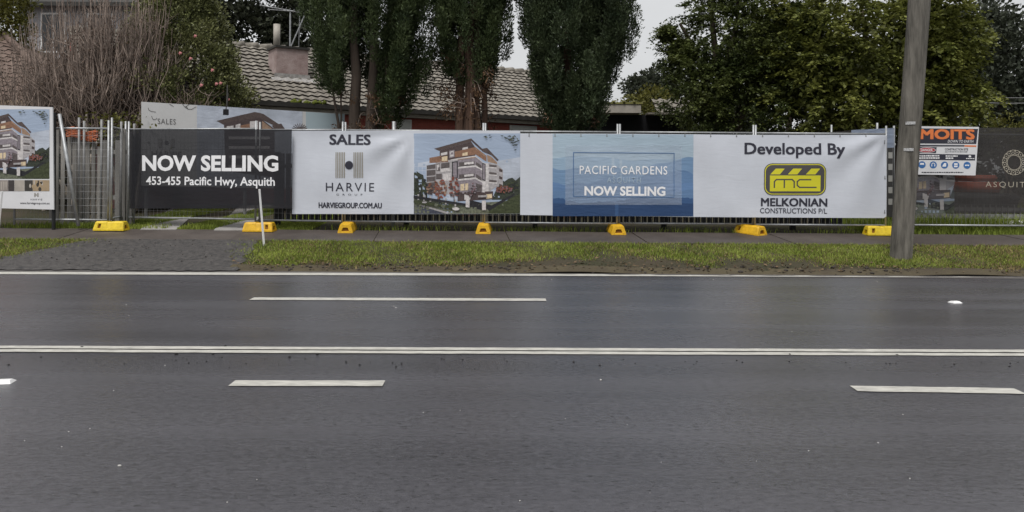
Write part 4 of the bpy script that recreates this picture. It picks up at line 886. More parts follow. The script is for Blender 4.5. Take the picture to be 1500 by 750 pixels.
# flat roofed dark garage right of the cypresses
r = empty('garage', (2.3, 21.5, .5), 0, 'dark flat roofed garage with pale metal fascia between the cypress and the large tree', 'garage')
zt = at(910, 166, 21.5).z - .5
bm = bmesh.new(); box(bm, -.3, 2.5, .4, 4.4, 0, zt); obj('wall', bm, M['dark_wall'], r)
xA, xB = at(878, 0, 21.2).x - 2.3, at(940, 0, 21.2).x - 2.3
bm = bmesh.new(); box(bm, xA, xB, -.3, .39, zt - .01, zt + .22); obj('fascia', bm, M['fascia'], r)
bm = bmesh.new(); box(bm, xA - .1, xB + .05, -.32, 4.4, zt + .223, zt + .27)
for k in range(5): box(bm, xA + .1 + k * .27, xA + .16 + k * .27, -.36, 4.4, zt + .272, zt + .31)
obj('roof', bm, mat('mossy metal roof', (.20, .19, .06), .8, .4, 5), r)
bm = bmesh.new(); box(bm, 1.35, 2.45, -.02, .38, zt - .02, zt + .03); tiled(bm, 1.6, 2.7, 0, .9, zt + .02, .5); obj('side_roof', bm, [M['tile'], M['tile_shadow']], r)

# left house: brown hipped roof
r = empty('house', (-11.15, 20.0, .5), 0, 'house with brown tiled hip roof at the left edge behind the bare shrubs', 'house')
bm = bmesh.new(); tiled(bm, -9, 0.05, -.05, 4.6, 2.72, .54, .31); bmesh.ops.bisect_plane(bm, geom=bm.verts[:] + bm.edges[:] + bm.faces[:], plane_co=(0, 0, 0), plane_no=(1, 1, 0), clear_outer=True)
rf = obj('roof', bm, [M['tile_brown'], M['tile_shadow']], r)
bm = bmesh.new(); v = [bm.verts.new(p) for p in ((0, 0, 2.72), (0, 9.2, 2.72), (-4.6, 4.6, 2.72 + .54 * 4.6))]; bm.faces.new(v); v = [bm.verts.new(p) for p in ((0, 9.2, 2.72), (-9, 9.2, 2.72), (-9, 4.6, 5.2), (-4.6, 4.6, 5.2))]; bm.faces.new(v); obj('side_slope', bm, M['tile_brown'], rf)
bm = bmesh.new()
for k in range(15): a = Vector((-.3 * k, .3 * k, 2.77 + .162 * k)); tube(bm, [a, a + Vector((-.31, .31, .185))], [.11, .09], 8)
obj('hip_cap', bm, M['tile_brown'], rf, True)
bm = bmesh.new(); box(bm, -9, -.5, .5, 8.7, 0, 2.6); obj('wall', bm, M['brick'], r)
bm = bmesh.new(); box(bm, -9, 0, -.14, -.06, 2.60, 2.72); obj('gutter', bm, mat('cream gutter', (.36, .27, .18), .6, .2, 4), r)
# grey weatherboard house farther back
r = empty('house', (at(28, 0, 30).x, 30, .6), 0, 'tall pale grey weatherboard house seen through the bare twigs at upper left', 'house')
bm = bmesh.new(); x_ = 0
while x_ < 5.2: box(bm, x_, x_ + .235, random.uniform(-.012, .0), .03, 0, 7.3); x_ += .24
box(bm, 0, 5.2, .031, 5, 0, 7.3); obj('wall', bm, M['grey_board'], r)
for x0 in (.85, 2.6, 4.2):
    bm = bmesh.new(); box(bm, x0, x0 + .95, -.07, -.02, 5.4, 6.9); w_ = obj('window', bm, M['white_paint'], r); bm = bmesh.new(); box(bm, x0 + .07, x0 + .46, -.082, -.072, 5.47, 6.83); box(bm, x0 + .5, x0 + .88, -.082, -.072, 5.47, 6.83); obj('pane', bm, M['glass'], w_)
bm = bmesh.new(); v = [bm.verts.new(p) for p in ((-.5, -.6, 7.2), (5.7, -.6, 7.2), (5.7, 2.5, 8.8), (-.5, 2.5, 8.8))]; bm.faces.new(v); v = [bm.verts.new(p) for p in ((-.5, 5.6, 7.2), (5.7, 5.6, 7.2), (5.7, 2.5, 8.8), (-.5, 2.5, 8.8))]; bm.faces.new(v[::-1]); box(bm, -.5, 5.7, -.62, -.58, 7.05, 7.2); obj('roof', bm, M['gutter'], r)

# machinery under tarpaulin behind the wreath cloth
p = at(1450, 0, 16.4); r = empty('tarped_trailer', (p.x, 16.4, gz(16.4)), 0, 'black tarpaulin covered trailer behind the right hand cloth', 'trailer')
bm = bmesh.new(); box(bm, -.75, .55, -.1, 1.0, .14, .56); bmesh.ops.subdivide_edges(bm, edges=bm.edges[:], cuts=4, use_grid_fill=True)
for v in bm.verts: v.co += Vector((random.uniform(-.03, .03), random.uniform(-.03, .03), random.uniform(-.02, .05)))
obj('tarpaulin', bm, M['tarp'], r, True)
bm = bmesh.new(); box(bm, -.7, .5, 0, .9, .07, .13); obj('bed', bm, M['galvd'], r)
for x_ in (-.45, .3):
    bm = bmesh.new(); tube(bm, [(x_, -.13, .14), (x_, -.01, .14)], .14, 16); obj('wheel', bm, M['dark_wall'], r, True)
bm = bmesh.new(); p = at(1445, 0, 16.4); box(bm, -.38, .32, -.1, .5, 0, .22); box(bm, -.34, .28, -.05, .45, .23, .36); bmesh.ops.bevel(bm, geom=bm.edges[:], offset=.04, segments=2)
o = obj('equipment_case', bm, M['rust_orange'], None, True); o.location = (p.x, 16.5, gz(16.4) + .60); tag(o, 'orange lidded case lying on the black tarpaulin trailer', 'case')
bm = bmesh.new(); p = at(1492, 322, 15.3); box(bm, -.25, .45, 0, .35, 0, .10); bmesh.ops.bevel(bm, geom=bm.edges[:], offset=.02, segments=1)
o = obj('white_board_stack', bm, M['white_paint']); o.location = (p.x, 15.25, gz(15.3) + .02); o.rotation_euler = (0, R(-6), .2); tag(o, 'white plank pile on the weeds at the right edge', 'planks')

# ---------------------------------------------------------------- trees and shrubs
M['lf_cyp'] = leafmat('cypress foliage', (0.020, 0.036, 0.013), (0.082, 0.108, 0.040), .6, .4, 2.4, .15)
M['lf_cyp2'] = leafmat('blue green cypress foliage', (0.022, 0.037, 0.017), (0.078, 0.102, 0.046), .6, .4, 2.4, .15)
M['lf_big'] = leafmat('broad leaves', (0.032, 0.050, 0.014), (0.115, 0.135, 0.038), .5, .5, .8, .25)
M['lf_yel'] = leafmat('yellowing leaves', (0.075, 0.092, 0.020), (0.205, 0.215, 0.052), .5, .55, 1.4, .3)
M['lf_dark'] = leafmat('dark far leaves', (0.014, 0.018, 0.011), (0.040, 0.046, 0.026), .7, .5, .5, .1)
M['lf_grey'] = leafmat('grey green leaves', (0.030, 0.038, 0.026), (0.072, 0.082, 0.056), .6, .4, .6, .2)
M['lf_lime'] = leafmat('yellow green leaves', (0.075, 0.080, 0.016), (0.16, 0.15, 0.035), .6, .4, .8, .3)
M['lf_cam'] = leafmat('camellia leaves', (0.085, 0.100, 0.036), (0.21, 0.215, 0.095), .35, .55, 1.5, .15)
M['lf_brown'] = leafmat('dead cypress sprays', (0.07, 0.04, 0.025), (0.15, 0.09, 0.05), .9, .4, 2, .1)
M['pink'] = mat('pink petals', (0.50, 0.20, 0.20), .6, .25, 20)

def limbs(base, tops, r0, wob=.25, n=7):
    out = []
    for t in tops:
        b0 = np.array(base, float) + np.append(RNG.normal(0, r0 * .6, 2), 0); t = np.array(t, float); s = np.linspace(0, 1, n)[:, None]
        p = b0 + (t - b0) * s; p[:, :2] += (b0[:2] - t[:2]) * (np.sin(s * np.pi) * .22); p[1:] += RNG.normal(0, wob * .25, (n - 1, 3)) * s[1:]
        out.append((p, np.linspace(r0, r0 * .22, n)))
    return out
def spread_clumps(pts, out, nl, csz, flat_=.55, droop=.0, ll=(.08, .14), up=.25):
    """leaves of one clump per centre, turned outward"""
    nC = len(pts); P = np.repeat(pts, nl, 0); O = np.repeat(out, nl, 0); n = len(P)
    c = np.repeat(RNG.uniform(.6, 1.35, nC) * csz, nl)[:, None]; off = RNG.normal(0, 1, (n, 3)); off /= np.maximum(1, np.linalg.norm(off, axis=1))[:, None]; off *= np.array([1, 1, flat_]) * c
    D = unit(off) * .6 + O * .6 + RNG.normal(0, .5, (n, 3)) + np.array([0, 0, up - droop]); return P + off, D, RNG.uniform(*ll, n)
def fronds(C, O, ntw, nlf, ln, ll):
    """each centre carries a few short drooping twigs with leaves set along both sides"""
    n = len(C); k = ntw; B = np.repeat(C, k, 0); o = np.repeat(O, k, 0); T = unit(o * .9 + RNG.normal(0, .55, (n * k, 3)) * [1, 1, .5] + [0, 0, .05]); tl = RNG.uniform(.5, 1.2, n * k) * ln
    P = np.repeat(B, nlf, 0); TT = np.repeat(T, nlf, 0); t = np.tile(np.linspace(.1, 1, nlf), n * k); tl = np.repeat(tl, nlf)
    P = P + TT * (t * tl)[:, None]; P[:, 2] -= .35 * t * t * tl; P += RNG.normal(0, .02, P.shape)
    sd_ = unit(np.cross(TT, [0, 0, 1.0])) * np.where(RNG.uniform(0, 1, len(P)) < .5, -1, 1)[:, None]; D = TT * .6 + sd_ * .8 + RNG.normal(0, .25, P.shape) + [0, 0, -.25]
    return P, D, RNG.uniform(*ll, len(P))
def tree(name, label, cat, base, stems, crown, leafm, barkm, group=None, trunk_sides=9, flat=0.0):
    r_ = empty(name, base, 0, label, cat, group); o = link('trunk', tubes_mesh('trunk', stems, trunk_sides), barkm, r_, True)
    P, D, Ln, Wr = crown; o = link('crown', leaves_mesh('crown', P, D, Ln, Ln * Wr, .15, flat), leafm, r_)
    return r_
# --- cypresses (local coordinates: origin at foot)
def cypress(px, Y_, prof, nC, label, leafm, barkm, stems, side=None, twigs=0):
    X_ = ray(px, HZ).x * Y_; zb = gz(Y_); base = (X_, Y_, zb)
    zs = np.array([p[0] for p in prof]) - zb; rs_ = np.array([p[1] for p in prof])
    zz = RNG.uniform(zs[0], zs[-1], nC * 3); rr_ = np.interp(zz, zs, rs_); k = RNG.uniform(0, rs_.max(), nC * 3) < rr_ + .1; zz, rr_ = zz[k][:nC], rr_[k][:nC]; n = len(zz)
    th = RNG.uniform(0, 2 * np.pi, n); q = np.sqrt(RNG.uniform(.18, 1, n)); lob = 1 + .14 * np.sin(th * 3 + zz * 2.1) + .10 * np.sin(th * 7 - zz * 3.3)
    rad = rr_ * q * lob; cx = np.stack([rad * np.cos(th), rad * np.sin(th), zz], 1); out = unit(np.stack([np.cos(th), np.sin(th), .9 + 0 * th], 1))
    if side is not None:
        kk = side(cx); cx, out = cx[kk], out[kk]
    # upright plumes: dense tapering bundles of fine sprays with dark gaps between them
    sel = np.argsort(RNG.uniform(0, 1, n))[:max(60, n // 6)]; sel = sel[sel < len(cx)]; cx, out, q_ = cx[sel], out[sel], None
    nl = 520; P = np.repeat(cx, nl, 0); O = np.repeat(out, nl, 0); m_ = len(P); t = RNG.uniform(0, 1, m_)
    ax = unit(O * .30 + np.array([0, 0, 1.0])); ln = np.repeat(RNG.uniform(.55, 1.15, len(cx)), nl); wd = np.repeat(RNG.uniform(.11, .20, len(cx)), nl)
    rad_ = wd * np.sin(np.pi * np.clip(t * .86 + .10, 0, 1)) ** .8; g = RNG.normal(0, 1, (m_, 3)); g = unit(g) * (RNG.uniform(0, 1, m_) ** .4)[:, None]
    P = P + ax * ((t - .35) * ln)[:, None] + g * rad_[:, None]; D = ax * .8 + g * .7 + RNG.normal(0, .3, (m_, 3)); Ln = RNG.uniform(.035, .085, m_)
    r_ = tree('cypress_tree', label, 'tree', base, stems, (P, D, Ln, RNG.uniform(.25, .45, m_)), leafm, barkm, 'cypress trees behind the fence')
    if twigs:
        ls = []
        for k in range(twigs):
            a = RNG.uniform(0, 2 * np.pi); z0 = RNG.uniform(zs[0] - .6, zs[0] + .6); rr2 = RNG.uniform(.15, .8); p0 = np.array([.15 * math.cos(a), .15 * math.sin(a), z0]); p2 = np.array([rr2 * math.cos(a), rr2 * math.sin(a), z0 - RNG.uniform(-.2, .6)]); pm = (p0 + p2) / 2 + [0, 0, .12]
            ls.append((np.array([p0, pm, p2]), np.array([.014, .009, .004])))
        link('dead_twigs', tubes_mesh('dead_twigs', ls, 3), M['twig'], r_)
        n2 = twigs * 22; i = RNG.integers(0, twigs, n2); t = RNG.uniform(.4, 1, n2)[:, None]; A = np.array([l_[0][1] for l_ in ls])[i]; B = np.array([l_[0][2] for l_ in ls])[i]; P = A + (B - A) * t + RNG.normal(0, .05, (n2, 3))
        link('dead_sprays', leaves_mesh('dead_sprays', P, RNG.normal(0, .5, (n2, 3)) + [0, 0, -.6], RNG.uniform(.05, .11, n2), .03), M['lf_brown'], r_)
    return r_
def stem(x0, y0, x1, y1, h, r0, r1, n=7):
    s = np.linspace(0, 1, n)[:, None]; p = np.concatenate([x0 + (x1 - x0) * s, y0 + (y1 - y0) * s, -.2 + (h + .2) * s], 1); p[1:-1, :2] += RNG.normal(0, .03, (n - 2, 2)); return (p, np.linspace(r0, r1, n))
TOP = 8.6
cypress(538, 16.6, [(2.35, .35), (2.7, .75), (3.1, 1.1), (3.5, 1.25), (4.4, 1.28), (5.6, 1.25), (7, 1.0), (TOP, .15)], 3300, 'dense dark cypress with two dark trunks behind the white SALES banner', M['lf_cyp'], M['bark'],
        [stem(-.22, 0, -.3, 0, 4.5, .17, .07), stem(.05, .05, .15, 0, 5, .16, .06), stem(-.05, .2, .5, .3, 4.2, .08, .03), stem(-.35, -.1, -.75, -.2, 3.0, .05, .02), stem(-.5, .0, -.6, -.1, 3.2, .03, .015)],
        lambda c: ~((c[:, 2] < 2.75) & (c[:, 0] < .20)) & ~((np.abs(c[:, 0] + .05) < .30) & (c[:, 2] < 3.4) & (c[:, 1] < .3)), 40)
cypress(688, 16.9, [(3.35, .25), (3.7, .62), (4.2, .80), (5, .84), (6.2, .8), (7.4, .6), (TOP, .1)], 1900, 'narrow cypress with a broad fluted reddish trunk behind the apartment picture', M['lf_cyp'], M['bark_red'],
        [stem(-.22, 0, -.2, 0, 5, .13, .06), stem(-.05, -.05, .0, 0, 5.4, .15, .07), stem(.12, 0, .16, 0, 5, .13, .06), stem(.24, .05, .3, .1, 4.6, .09, .04), stem(.02, -.15, .05, -.1, 4.4, .08, .04)], None, 70)
cypress(838, 16.6, [(2.2, .42), (2.6, .62), (3.1, .78), (3.7, 1.0), (4.4, 1.12), (5.5, 1.15), (7, .95), (TOP, .15)], 3000, 'full cypress with foliage nearly to the ground behind the blue mountain banner', M['lf_cyp2'], M['bark_red'],
        [stem(-.1, 0, -.1, 0, 5, .15, .06), stem(.1, .1, .3, .1, 4.5, .11, .04), stem(-.2, .1, -.5, .1, 4.2, .09, .03)], None, 18)
# --- big broadleaf trees
def broad(px, Y_, lobes, nC, nl, csz, label, leafm, ll, stems_top, r0, name='broadleaf_tree', group=None, flat_=.5, bark='bark', wr=(.5, .75), flat=0.0, qmin=.35, fill=0, frond=0):
    X_ = ray(px, HZ).x * Y_; zb = gz(Y_); base = (X_, Y_, zb); C, O = [], []
    wt = np.array([l_[3] * l_[4] * l_[5] for l_ in lobes]) ** (2 / 3); wt = (wt / wt.sum() * nC).astype(int)
    for (cx, cy, cz, rx, ry, rz), m_ in zip(lobes, wt):
        d = unit(RNG.normal(0, 1, (m_, 3))); q = RNG.uniform(qmin, 1, m_) ** .5; q *= 1 + .18 * np.sin(d[:, 0] * 5 + cx) * np.sin(d[:, 2] * 6 + cz); C.append(np.array([cx, cy, cz - zb]) + d * q[:, None] * np.array([rx, ry, rz])); O.append(d)
    C, O = np.concatenate(C), np.concatenate(O); P, D, Ln = fronds(C, O, frond, nl, csz, ll) if frond else spread_clumps(C, O, nl, csz, flat_, .1, ll)
    if fill:      # leaves along the inner boughs
        k = RNG.integers(0, len(lobes), fill); lb = np.array(lobes)[k]; d = unit(RNG.normal(0, 1, (fill, 3))) * (RNG.uniform(0, 1, fill) ** .45)[:, None] * .8
        P2 = lb[:, :3] - [0, 0, zb] + d * lb[:, 3:]; P = np.concatenate([P, P2]); D = np.concatenate([D, RNG.normal(0, 1, (fill, 3))]); Ln = np.concatenate([Ln, RNG.uniform(ll[0], ll[1], fill) * 1.4])
    return tree(name, label, 'tree', base, limbs((0, 0, 0), stems_top, r0), (P, D, Ln, RNG.uniform(*wr, len(P))), leafm, M[bark], group, 9, flat)
broad(1055, 19.6, [(.45, 0, 5.0, 1.45, 1.6, 1.5), (-.6, -.3, 3.6, .85, 1.1, 1.0), (.7, -.4, 3.3, 1.5, 1.2, 1.2), (.6, 0, 6.5, 1.2, 1.4, 1.1), (1.4, -.5, 4.4, 1.1, 1.2, 1.2), (-1.3, .1, 4.95, .24, .4, .26), (-1.0, .1, 4.5, .35, .5, .35)], 1050, 9, .30, 'large dense dark green tree right of the gap of sky', M['lf_big'], (.05, .095),
      [(-1, 0, 4.5), (.5, .2, 5.5), (1.2, -.2, 4), (-.2, .3, 6), (.9, .4, 3.2)], .16, flat=.6, fill=14000, qmin=.5, frond=7)
broad(1290, 18.6, [(0, 0, 4.75, 2.0, 1.6, 1.2), (-1.5, -.3, 3.5, 1.25, 1.1, 1.1), (0, -.5, 3.2, 1.5, 1.0, 1.0), (1.3, -.2, 3.4, .95, 1.0, 1.15), (1.4, 0, 4.5, .85, 1.1, .95), (-1.6, 0, 4.8, 1.2, 1.2, 1.0), (.9, 0, 5.2, .9, 1.0, .8)], 470, 12, .42, 'broad leafy tree with yellowing green leaves behind the timber pole', M['lf_yel'], (.07, .13),
      [(-1.4, 0, 4), (.8, .2, 5), (1.4, -.2, 4), (-.3, .3, 5), (.2, .4, 3.2)], .17, flat_=.36, flat=.7, qmin=.6, fill=12000, frond=7)
# --- trees farther back
BG = 'background trees'
broad(352, 31, [(0, 0, 6.2, 2.6, 2, 2.2), (-2.0, 0, 5.2, 1.9, 1.6, 1.6), (1.7, 0, 5.0, 2.0, 1.6, 2.2), (.3, 0, 8.6, 2.6, 2, 2), (3.2, 0, 7, 1.8, 1.5, 2)], 900, 26, .42, 'very dark tall tree beyond the tiled roof, behind the television aerial', M['lf_dark'], (.14, .26), [(-1, 0, 5), (.8, .2, 6), (2, 0, 5)], .25, group=BG)
broad(205, 34, [(0, 0, 6.5, 3.0, 2, 2.8), (2.0, 0, 5.5, 2.2, 2, 2.2)], 500, 24, .5, 'dark tall tree beyond the bare shrubs, left of the roof ridge', M['lf_dark'], (.16, .28), [(-1, 0, 5), (.8, .2, 6)], .25, group=BG)
broad(357, 25.5, [(0, 0, 4.75, .55, .5, .55), (.3, 0, 4.4, .45, .5, .45), (-.3, 0, 4.3, .4, .4, .4), (0, 0, 3.4, .6, .5, .9)], 170, 24, .17, 'small lime green tree peeping over the roof ridge beside the camellia', M['lf_lime'], (.06, .12), [(0, 0, 3.6), (.2, 0, 3.8)], .06, group=BG)
broad(948, 40, [(.2, 0, 5.6, .9, 1.2, 1.0), (.9, 0, 6.4, 1.1, 1.2, .8), (-.7, 0, 6.0, .55, .7, .4), (1.6, 0, 4.8, 1.6, 1.2, 2.0)], 480, 24, .34, 'pale grey green tree far off in the gap of sky', M['lf_grey'], (.14, .24), [(0, 0, 3.6), (.8, 0, 4.2)], .12, group=BG)
broad(936, 33, [(0, 0, 4.3, .8, .8, .65), (.7, 0, 4.7, .8, .8, .6), (.3, 0, 3.6, 1.0, .8, .7)], 160, 24, .22, 'yellow green bush beyond the flat garage roof', M['lf_lime'], (.08, .15), [(0, 0, 2.6), (.4, 0, 2.8)], .07, group=BG)
broad(1480, 30, [(0, 0, 6.0, 2.2, 2, 1.8), (-.8, 0, 4.2, 1.6, 1.4, 1.6), (1.5, 0, 4.0, 2.0, 1.5, 2.0), (.4, 0, 2.4, 2.4, 1.5, 1.4), (-1.4, 0, 7.2, 1.3, 1.4, .9)], 800, 24, .40, 'grey green tree with small gaps of sky at the right edge', M['lf_grey'], (.13, .24), [(-1, 0, 5), (.8, .2, 5), (1.6, 0, 4)], .2, group=BG)
broad(1380, 33, [(0, 0, 5.5, 3.0, 2, 2.5), (-3, 0, 4.5, 2.6, 2, 2.4), (1, 0, 7.0, 2.0, 2, 1.0)], 700, 24, .46, 'dark tree beyond the yellowing tree, half hidden by it', M['lf_dark'], (.16, .28), [(-1, 0, 5), (.8, .2, 5)], .22, group=BG)
broad(1140, 33, [(0, 0, 4.5, 2.8, 2, 2.8), (-2.2, 0, 3.6, 1.6, 1.5, 1.8), (0, 0, 6.6, 2.2, 2, 1.2)], 560, 24, .46, 'dark tree beyond the two leafy trees, filling between them', M['lf_dark'], (.16, .28), [(-1, 0, 4), (.8, .2, 5)], .22, group=BG)
broad(1476, 21, [(0, 0, 2.7, .5, .45, .42), (.5, 0, 2.5, .4, .4, .35)], 90, 24, .14, 'small pale shrub low behind the wreath cloth at the right edge', M['lf_lime'], (.05, .10), [(0, 0, 1.9), (.3, 0, 1.8)], .04, name='shrub')
broad(8, 24.5, [(0, 0, 5.6, .75, .7, 1.3), (-.6, 0, 5.0, .8, .7, 1.0), (.1, 0, 6.8, .6, .6, .9)], 300, 24, .22, 'yellow green conifer over the brown hip roof at upper left', M['lf_lime'], (.07, .14), [(0, 0, 5), (-.4, 0, 4.4)], .09, name='conifer_tree', group=BG, flat_=.9)
# --- camellia with pink flowers
Y_ = 18.0; X_ = ray(262, HZ).x * Y_; zb = gz(Y_); nC = 1500
zz = RNG.uniform(.6, 5.4, nC); rm = np.interp(zz, [.5, 1.5, 2.6, 3.2, 4.0, 4.8, 5.4], [.9, 1.35, 1.48, 1.25, .95, .6, .2]); th = RNG.uniform(0, 2 * np.pi, nC); q = np.sqrt(RNG.uniform(.45, 1, nC)) * (1 + .1 * np.sin(th * 4 + zz * 3)); C = np.stack([rm * q * np.cos(th), rm * q * np.sin(th), zz], 1); O = unit(np.stack([np.cos(th), np.sin(th), .5 + 0 * th], 1))
P, D, Ln = spread_clumps(C, O, 58, .17, .8, .05, (.05, .09))
r = tree('camellia_tree', 'dense camellia with glossy leaves and a few pink flowers right of the bare shrubs', 'tree', (X_, Y_, zb), limbs((0, 0, 0), [(.5, 0, 4), (-.4, .2, 4.4), (.1, -.3, 3.8), (.8, .2, 2.8)], .07), (P, D, Ln, .5), M['lf_cam'], M['bark'])
for px, py in ((264, 78), (286, 53), (311, 103), (295, 125), (317, 123), (323, 122), (334, 146), (279, 86)):
    bm = bmesh.new()
    for k in range(9):
        a = k * 2.4; rr_ = .012 + .0045 * k; p = Vector((math.cos(a) * rr_, -.02 + .002 * k, math.sin(a) * rr_)); bmesh.ops.create_icosphere(bm, subdivisions=1, radius=.026, matrix=Matrix.Translation(p) @ Matrix.Diagonal((1, .5, 1, 1)))
    for v in bm.verts: v.co *= .62
    dz_ = gz(Y_); h = at(px, py, Y_).z - zb; rad = np.interp(h, [.5, 1.5, 2.6, 3.2, 4.0, 4.8, 5.4], [.9, 1.35, 1.48, 1.25, .95, .6, .2]); xo = at(px, py, Y_ - .9).x - X_; yo = -math.sqrt(max(.02, (rad * 1.10) ** 2 - min(abs(xo), rad) ** 2)) - .08
    pt = at(px, py, Y_ + yo); o = obj('flower', bm, M['pink'], r, True); o.location = (pt.x - X_, yo, pt.z - zb)
# --- bare shrubs
def bare(px, Y_, label, tips, ntw, spreadx, seed):
    rg = np.random.default_rng(seed); X_ = ray(px, HZ).x * Y_; zb = gz(Y_); r_ = empty('bare_shrub', (X_, Y_, zb), 0, label, 'shrub', 'bare shrubs behind the fence'); ls, tw = [], []
    for (tx, tz) in tips:
        n = 9; s = np.linspace(0, 1, n); k = .35 + .5 * abs(tx); p = np.stack([tx * s ** 1.0 + .16 * np.sin(s * 7 + tx * 7) * s, rg.normal(0, .12) + rg.normal(0, .3) * s + .06 * np.sin(s * 8), tz * s - .15 * (1 - s)], 1); p[1:] += rg.normal(0, .035, (n - 1, 3)); ls.append((p, np.linspace(.06, .016, n)))
        for m_ in range(ntw):
            i = rg.uniform(.68, 1); a = p[int(i * (n - 1))]; up_ = rg.uniform(.3, 2.5) * (1 if tx < .9 and tx > -1.1 else .35); dx, dy = rg.normal(0, spreadx * 1.15) + tx * .28, rg.normal(0, .3); s2 = np.linspace(0, 1, 6)
            q = np.stack([a[0] + dx * np.sqrt(s2) + .03 * np.sin(s2 * 9 + m_), a[1] + dy * np.sqrt(s2), a[2] + up_ * s2 ** 1.15], 1); q += rg.normal(0, .016, q.shape); tw.append((q, np.linspace(.012, .005, 6)))
            for e in range(4):
                j = rg.integers(1, 5); b0 = q[j]; v = np.array([rg.normal(0, .16), rg.normal(0, .14), rg.uniform(.05, .45)]); tw.append((np.array([b0, b0 + v * .5 + rg.normal(0, .02, 3), b0 + v]), np.array([.006, .005, .0035])))
    link('stems', tubes_mesh('stems', ls, 6), M['bark_grey'], r_, True); link('twigs', tubes_mesh('twigs', tw, 3), M['twig'], r_)
    P = np.concatenate([t_[0][1:] for t_ in tw]); k = rg.uniform(0, 1, len(P)) < .55; P = P[k]; link('buds', leaves_mesh('buds', P, rg.normal(0, .6, P.shape) + [0, 0, .5], rg.uniform(.02, .05, len(P)), .018), M['lf_brown'], r_)
bare(128, 16.5, 'bare brown multi stemmed shrub behind the grey palings', [(-.95, 2.3), (-.55, 2.6), (-.25, 2.8), (-.05, 2.5), (.15, 2.9), (.4, 2.8), (.7, 2.6), (-1.3, 1.9)], 72, .24, 11)
bare(184, 16.8, 'bare brown shrub with pale arching limbs beside the camellia', [(-.7, 2.6), (-.3, 2.8), (0, 3.0), (.2, 2.6), (.4, 2.9), (.55, 2.5), (1.0, 2.3), (1.25, 2.0)], 60, .24, 12)
bare(70, 17.4, 'low bare brown shrub before the brown hip roof', [(-.5, 1.7), (-.1, 2.1), (.3, 2.2), (.6, 1.9)], 70, .30, 13)
# ivy leaves at the foot of the shrubs
n = 900; P = np.stack([RNG.normal(at(180, 0, 15.8).x, .35, n), RNG.normal(15.9, .15, n), RNG.uniform(1.9, 2.6, n)], 1); k = RNG.uniform(0, 1, n) < .5
o = link('leafy_shrub', leaves_mesh('leafy_shrub', P[k], RNG.normal(0, .7, (k.sum(), 3)), RNG.uniform(.05, .1, k.sum()), .05), M['lf_lime']); tag(o, 'small patch of yellow green leaves low among the bare shrub stems', 'shrub')
# dark hedge leaves added as a backdrop to darken the gap behind the shrubs
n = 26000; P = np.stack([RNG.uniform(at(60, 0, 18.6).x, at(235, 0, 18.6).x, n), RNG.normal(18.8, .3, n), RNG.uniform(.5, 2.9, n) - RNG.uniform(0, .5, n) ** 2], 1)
o = link('hedge', leaves_mesh('hedge', P, RNG.normal(0, .7, (n, 3)), RNG.uniform(.06, .13, n), .06), M['lf_dark']); tag(o, 'added hedge of dark leaves darkening the gap behind the bare shrub stems', 'hedge')

# ---------------------------------------------------------------- small things on the ground
def clod(bm, x, y, z, s):
    bmesh.ops.create_icosphere(bm, subdivisions=1, radius=s, matrix=Matrix.Translation((x, y, z)) @ Matrix.Diagonal((random.uniform(.7, 1.5), random.uniform(.7, 1.3), random.uniform(.4, .8), 1)))
bm = bmesh.new()
for k in range(110):
    px = random.uniform(-60, 1560); py = 522 + abs(random.gauss(0, 8)) + px * .005; p = flat(px, py); clod(bm, p.x, p.y, .004, random.choice((.003, .004, .005, .007)))
for px, py in ((424, 523.5), (465, 519.5), (312, 519), (258, 519.5), (1314, 520.5), (1157, 520), (120, 509), (330, 508)): p = flat(px, py); clod(bm, p.x, p.y, .005, .011)
obj('debris', bm, mat('bitumen crumbs', (.018, .017, .017), .9, .2, 8))['kind'] = 'stuff'
bm = bmesh.new()
for k in range(160):
    x, y = random.uniform(-7.6, -3.9), random.uniform(11.35, 13.0); clod(bm, x, y, gz(y) + .028, random.choice((.004, .005, .007, .012)))
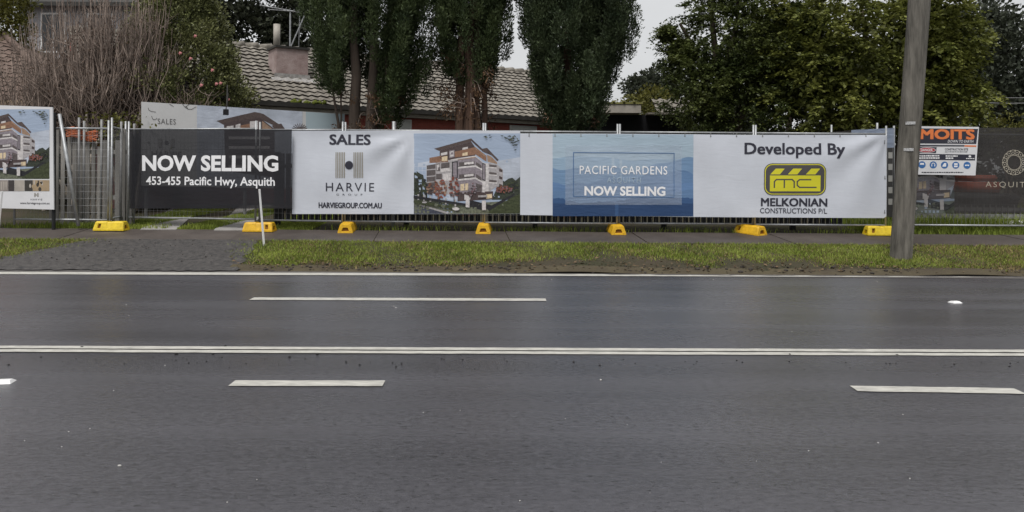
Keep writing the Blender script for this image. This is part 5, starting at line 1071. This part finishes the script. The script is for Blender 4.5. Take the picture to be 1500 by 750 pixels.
for k in range(240):
    x, y = random.uniform(-3.5, 9), random.uniform(11.22, 11.55); clod(bm, x, y, gz(y) + .02, random.choice((.008, .012, .02, .03)))
obj('rubble', bm, mat('soil clods', (.045, .038, .033), .95, .5, 6))['kind'] = 'stuff'
bm = bmesh.new()
for k in range(26):
    p = flat(random.uniform(0, 1500), random.uniform(408, 740)); clod(bm, p.x, p.y, .002, random.choice((.002, .003, .004)))
for px, py in ((185, 447), (577, 449), (580, 451), (808, 410), (175, 683), (880, 557), (1045, 410), (1285, 413)): p = flat(px, py); clod(bm, p.x, p.y, .003, .008)
obj('litter', bm, mat('pale crumbs', (.45, .44, .42), .8, .2, 8))['kind'] = 'stuff'
for px, py, lab in ((1399, 443.5, 'small white raised road marker on the far lane line at right'), (6, 560.5, 'small white raised road marker on the near lane line at the left edge')):
    p = flat(px, py); bm = bmesh.new(); v = [(-.055, -.05, 0), (.055, -.05, 0), (.055, .05, 0), (-.055, .05, 0)]; t = [(-.04, -.022, .018), (.04, -.022, .018), (.04, .022, .018), (-.04, .022, .018)]
    a = [bm.verts.new(q) for q in v]; c = [bm.verts.new(q) for q in t]; bm.faces.new(c)
    for i in range(4): bm.faces.new((a[i], a[(i + 1) % 4], c[(i + 1) % 4], c[i]))
    bmesh.ops.bevel(bm, geom=bm.edges[:], offset=.003, segments=1)
    o = obj('road_marker', bm, M['white_paint']); o.location = (p.x, p.y, .001); o.rotation_euler = (0, 0, .2); tag(o, lab, 'road marker', 'raised road markers')

for y0, y1, lab in ((139, 136, 'thin overhead cable, upper one, before the grey green tree at the right edge'), (147, 144, 'thin overhead cable, lower one, before the grey green tree at the right edge')):
    a, t = at(1395, y0, 26), at(1600, y1, 22); pts = [a.lerp(t, k / 12) - Vector((0, 0, .12 * math.sin(math.pi * k / 12))) for k in range(13)]
    tag(link('overhead_cable', tubes_mesh('overhead_cable', [(np.array([tuple(p) for p in pts]), np.full(13, .014))], 5), M['galvd']), lab, 'cable', 'overhead cables')
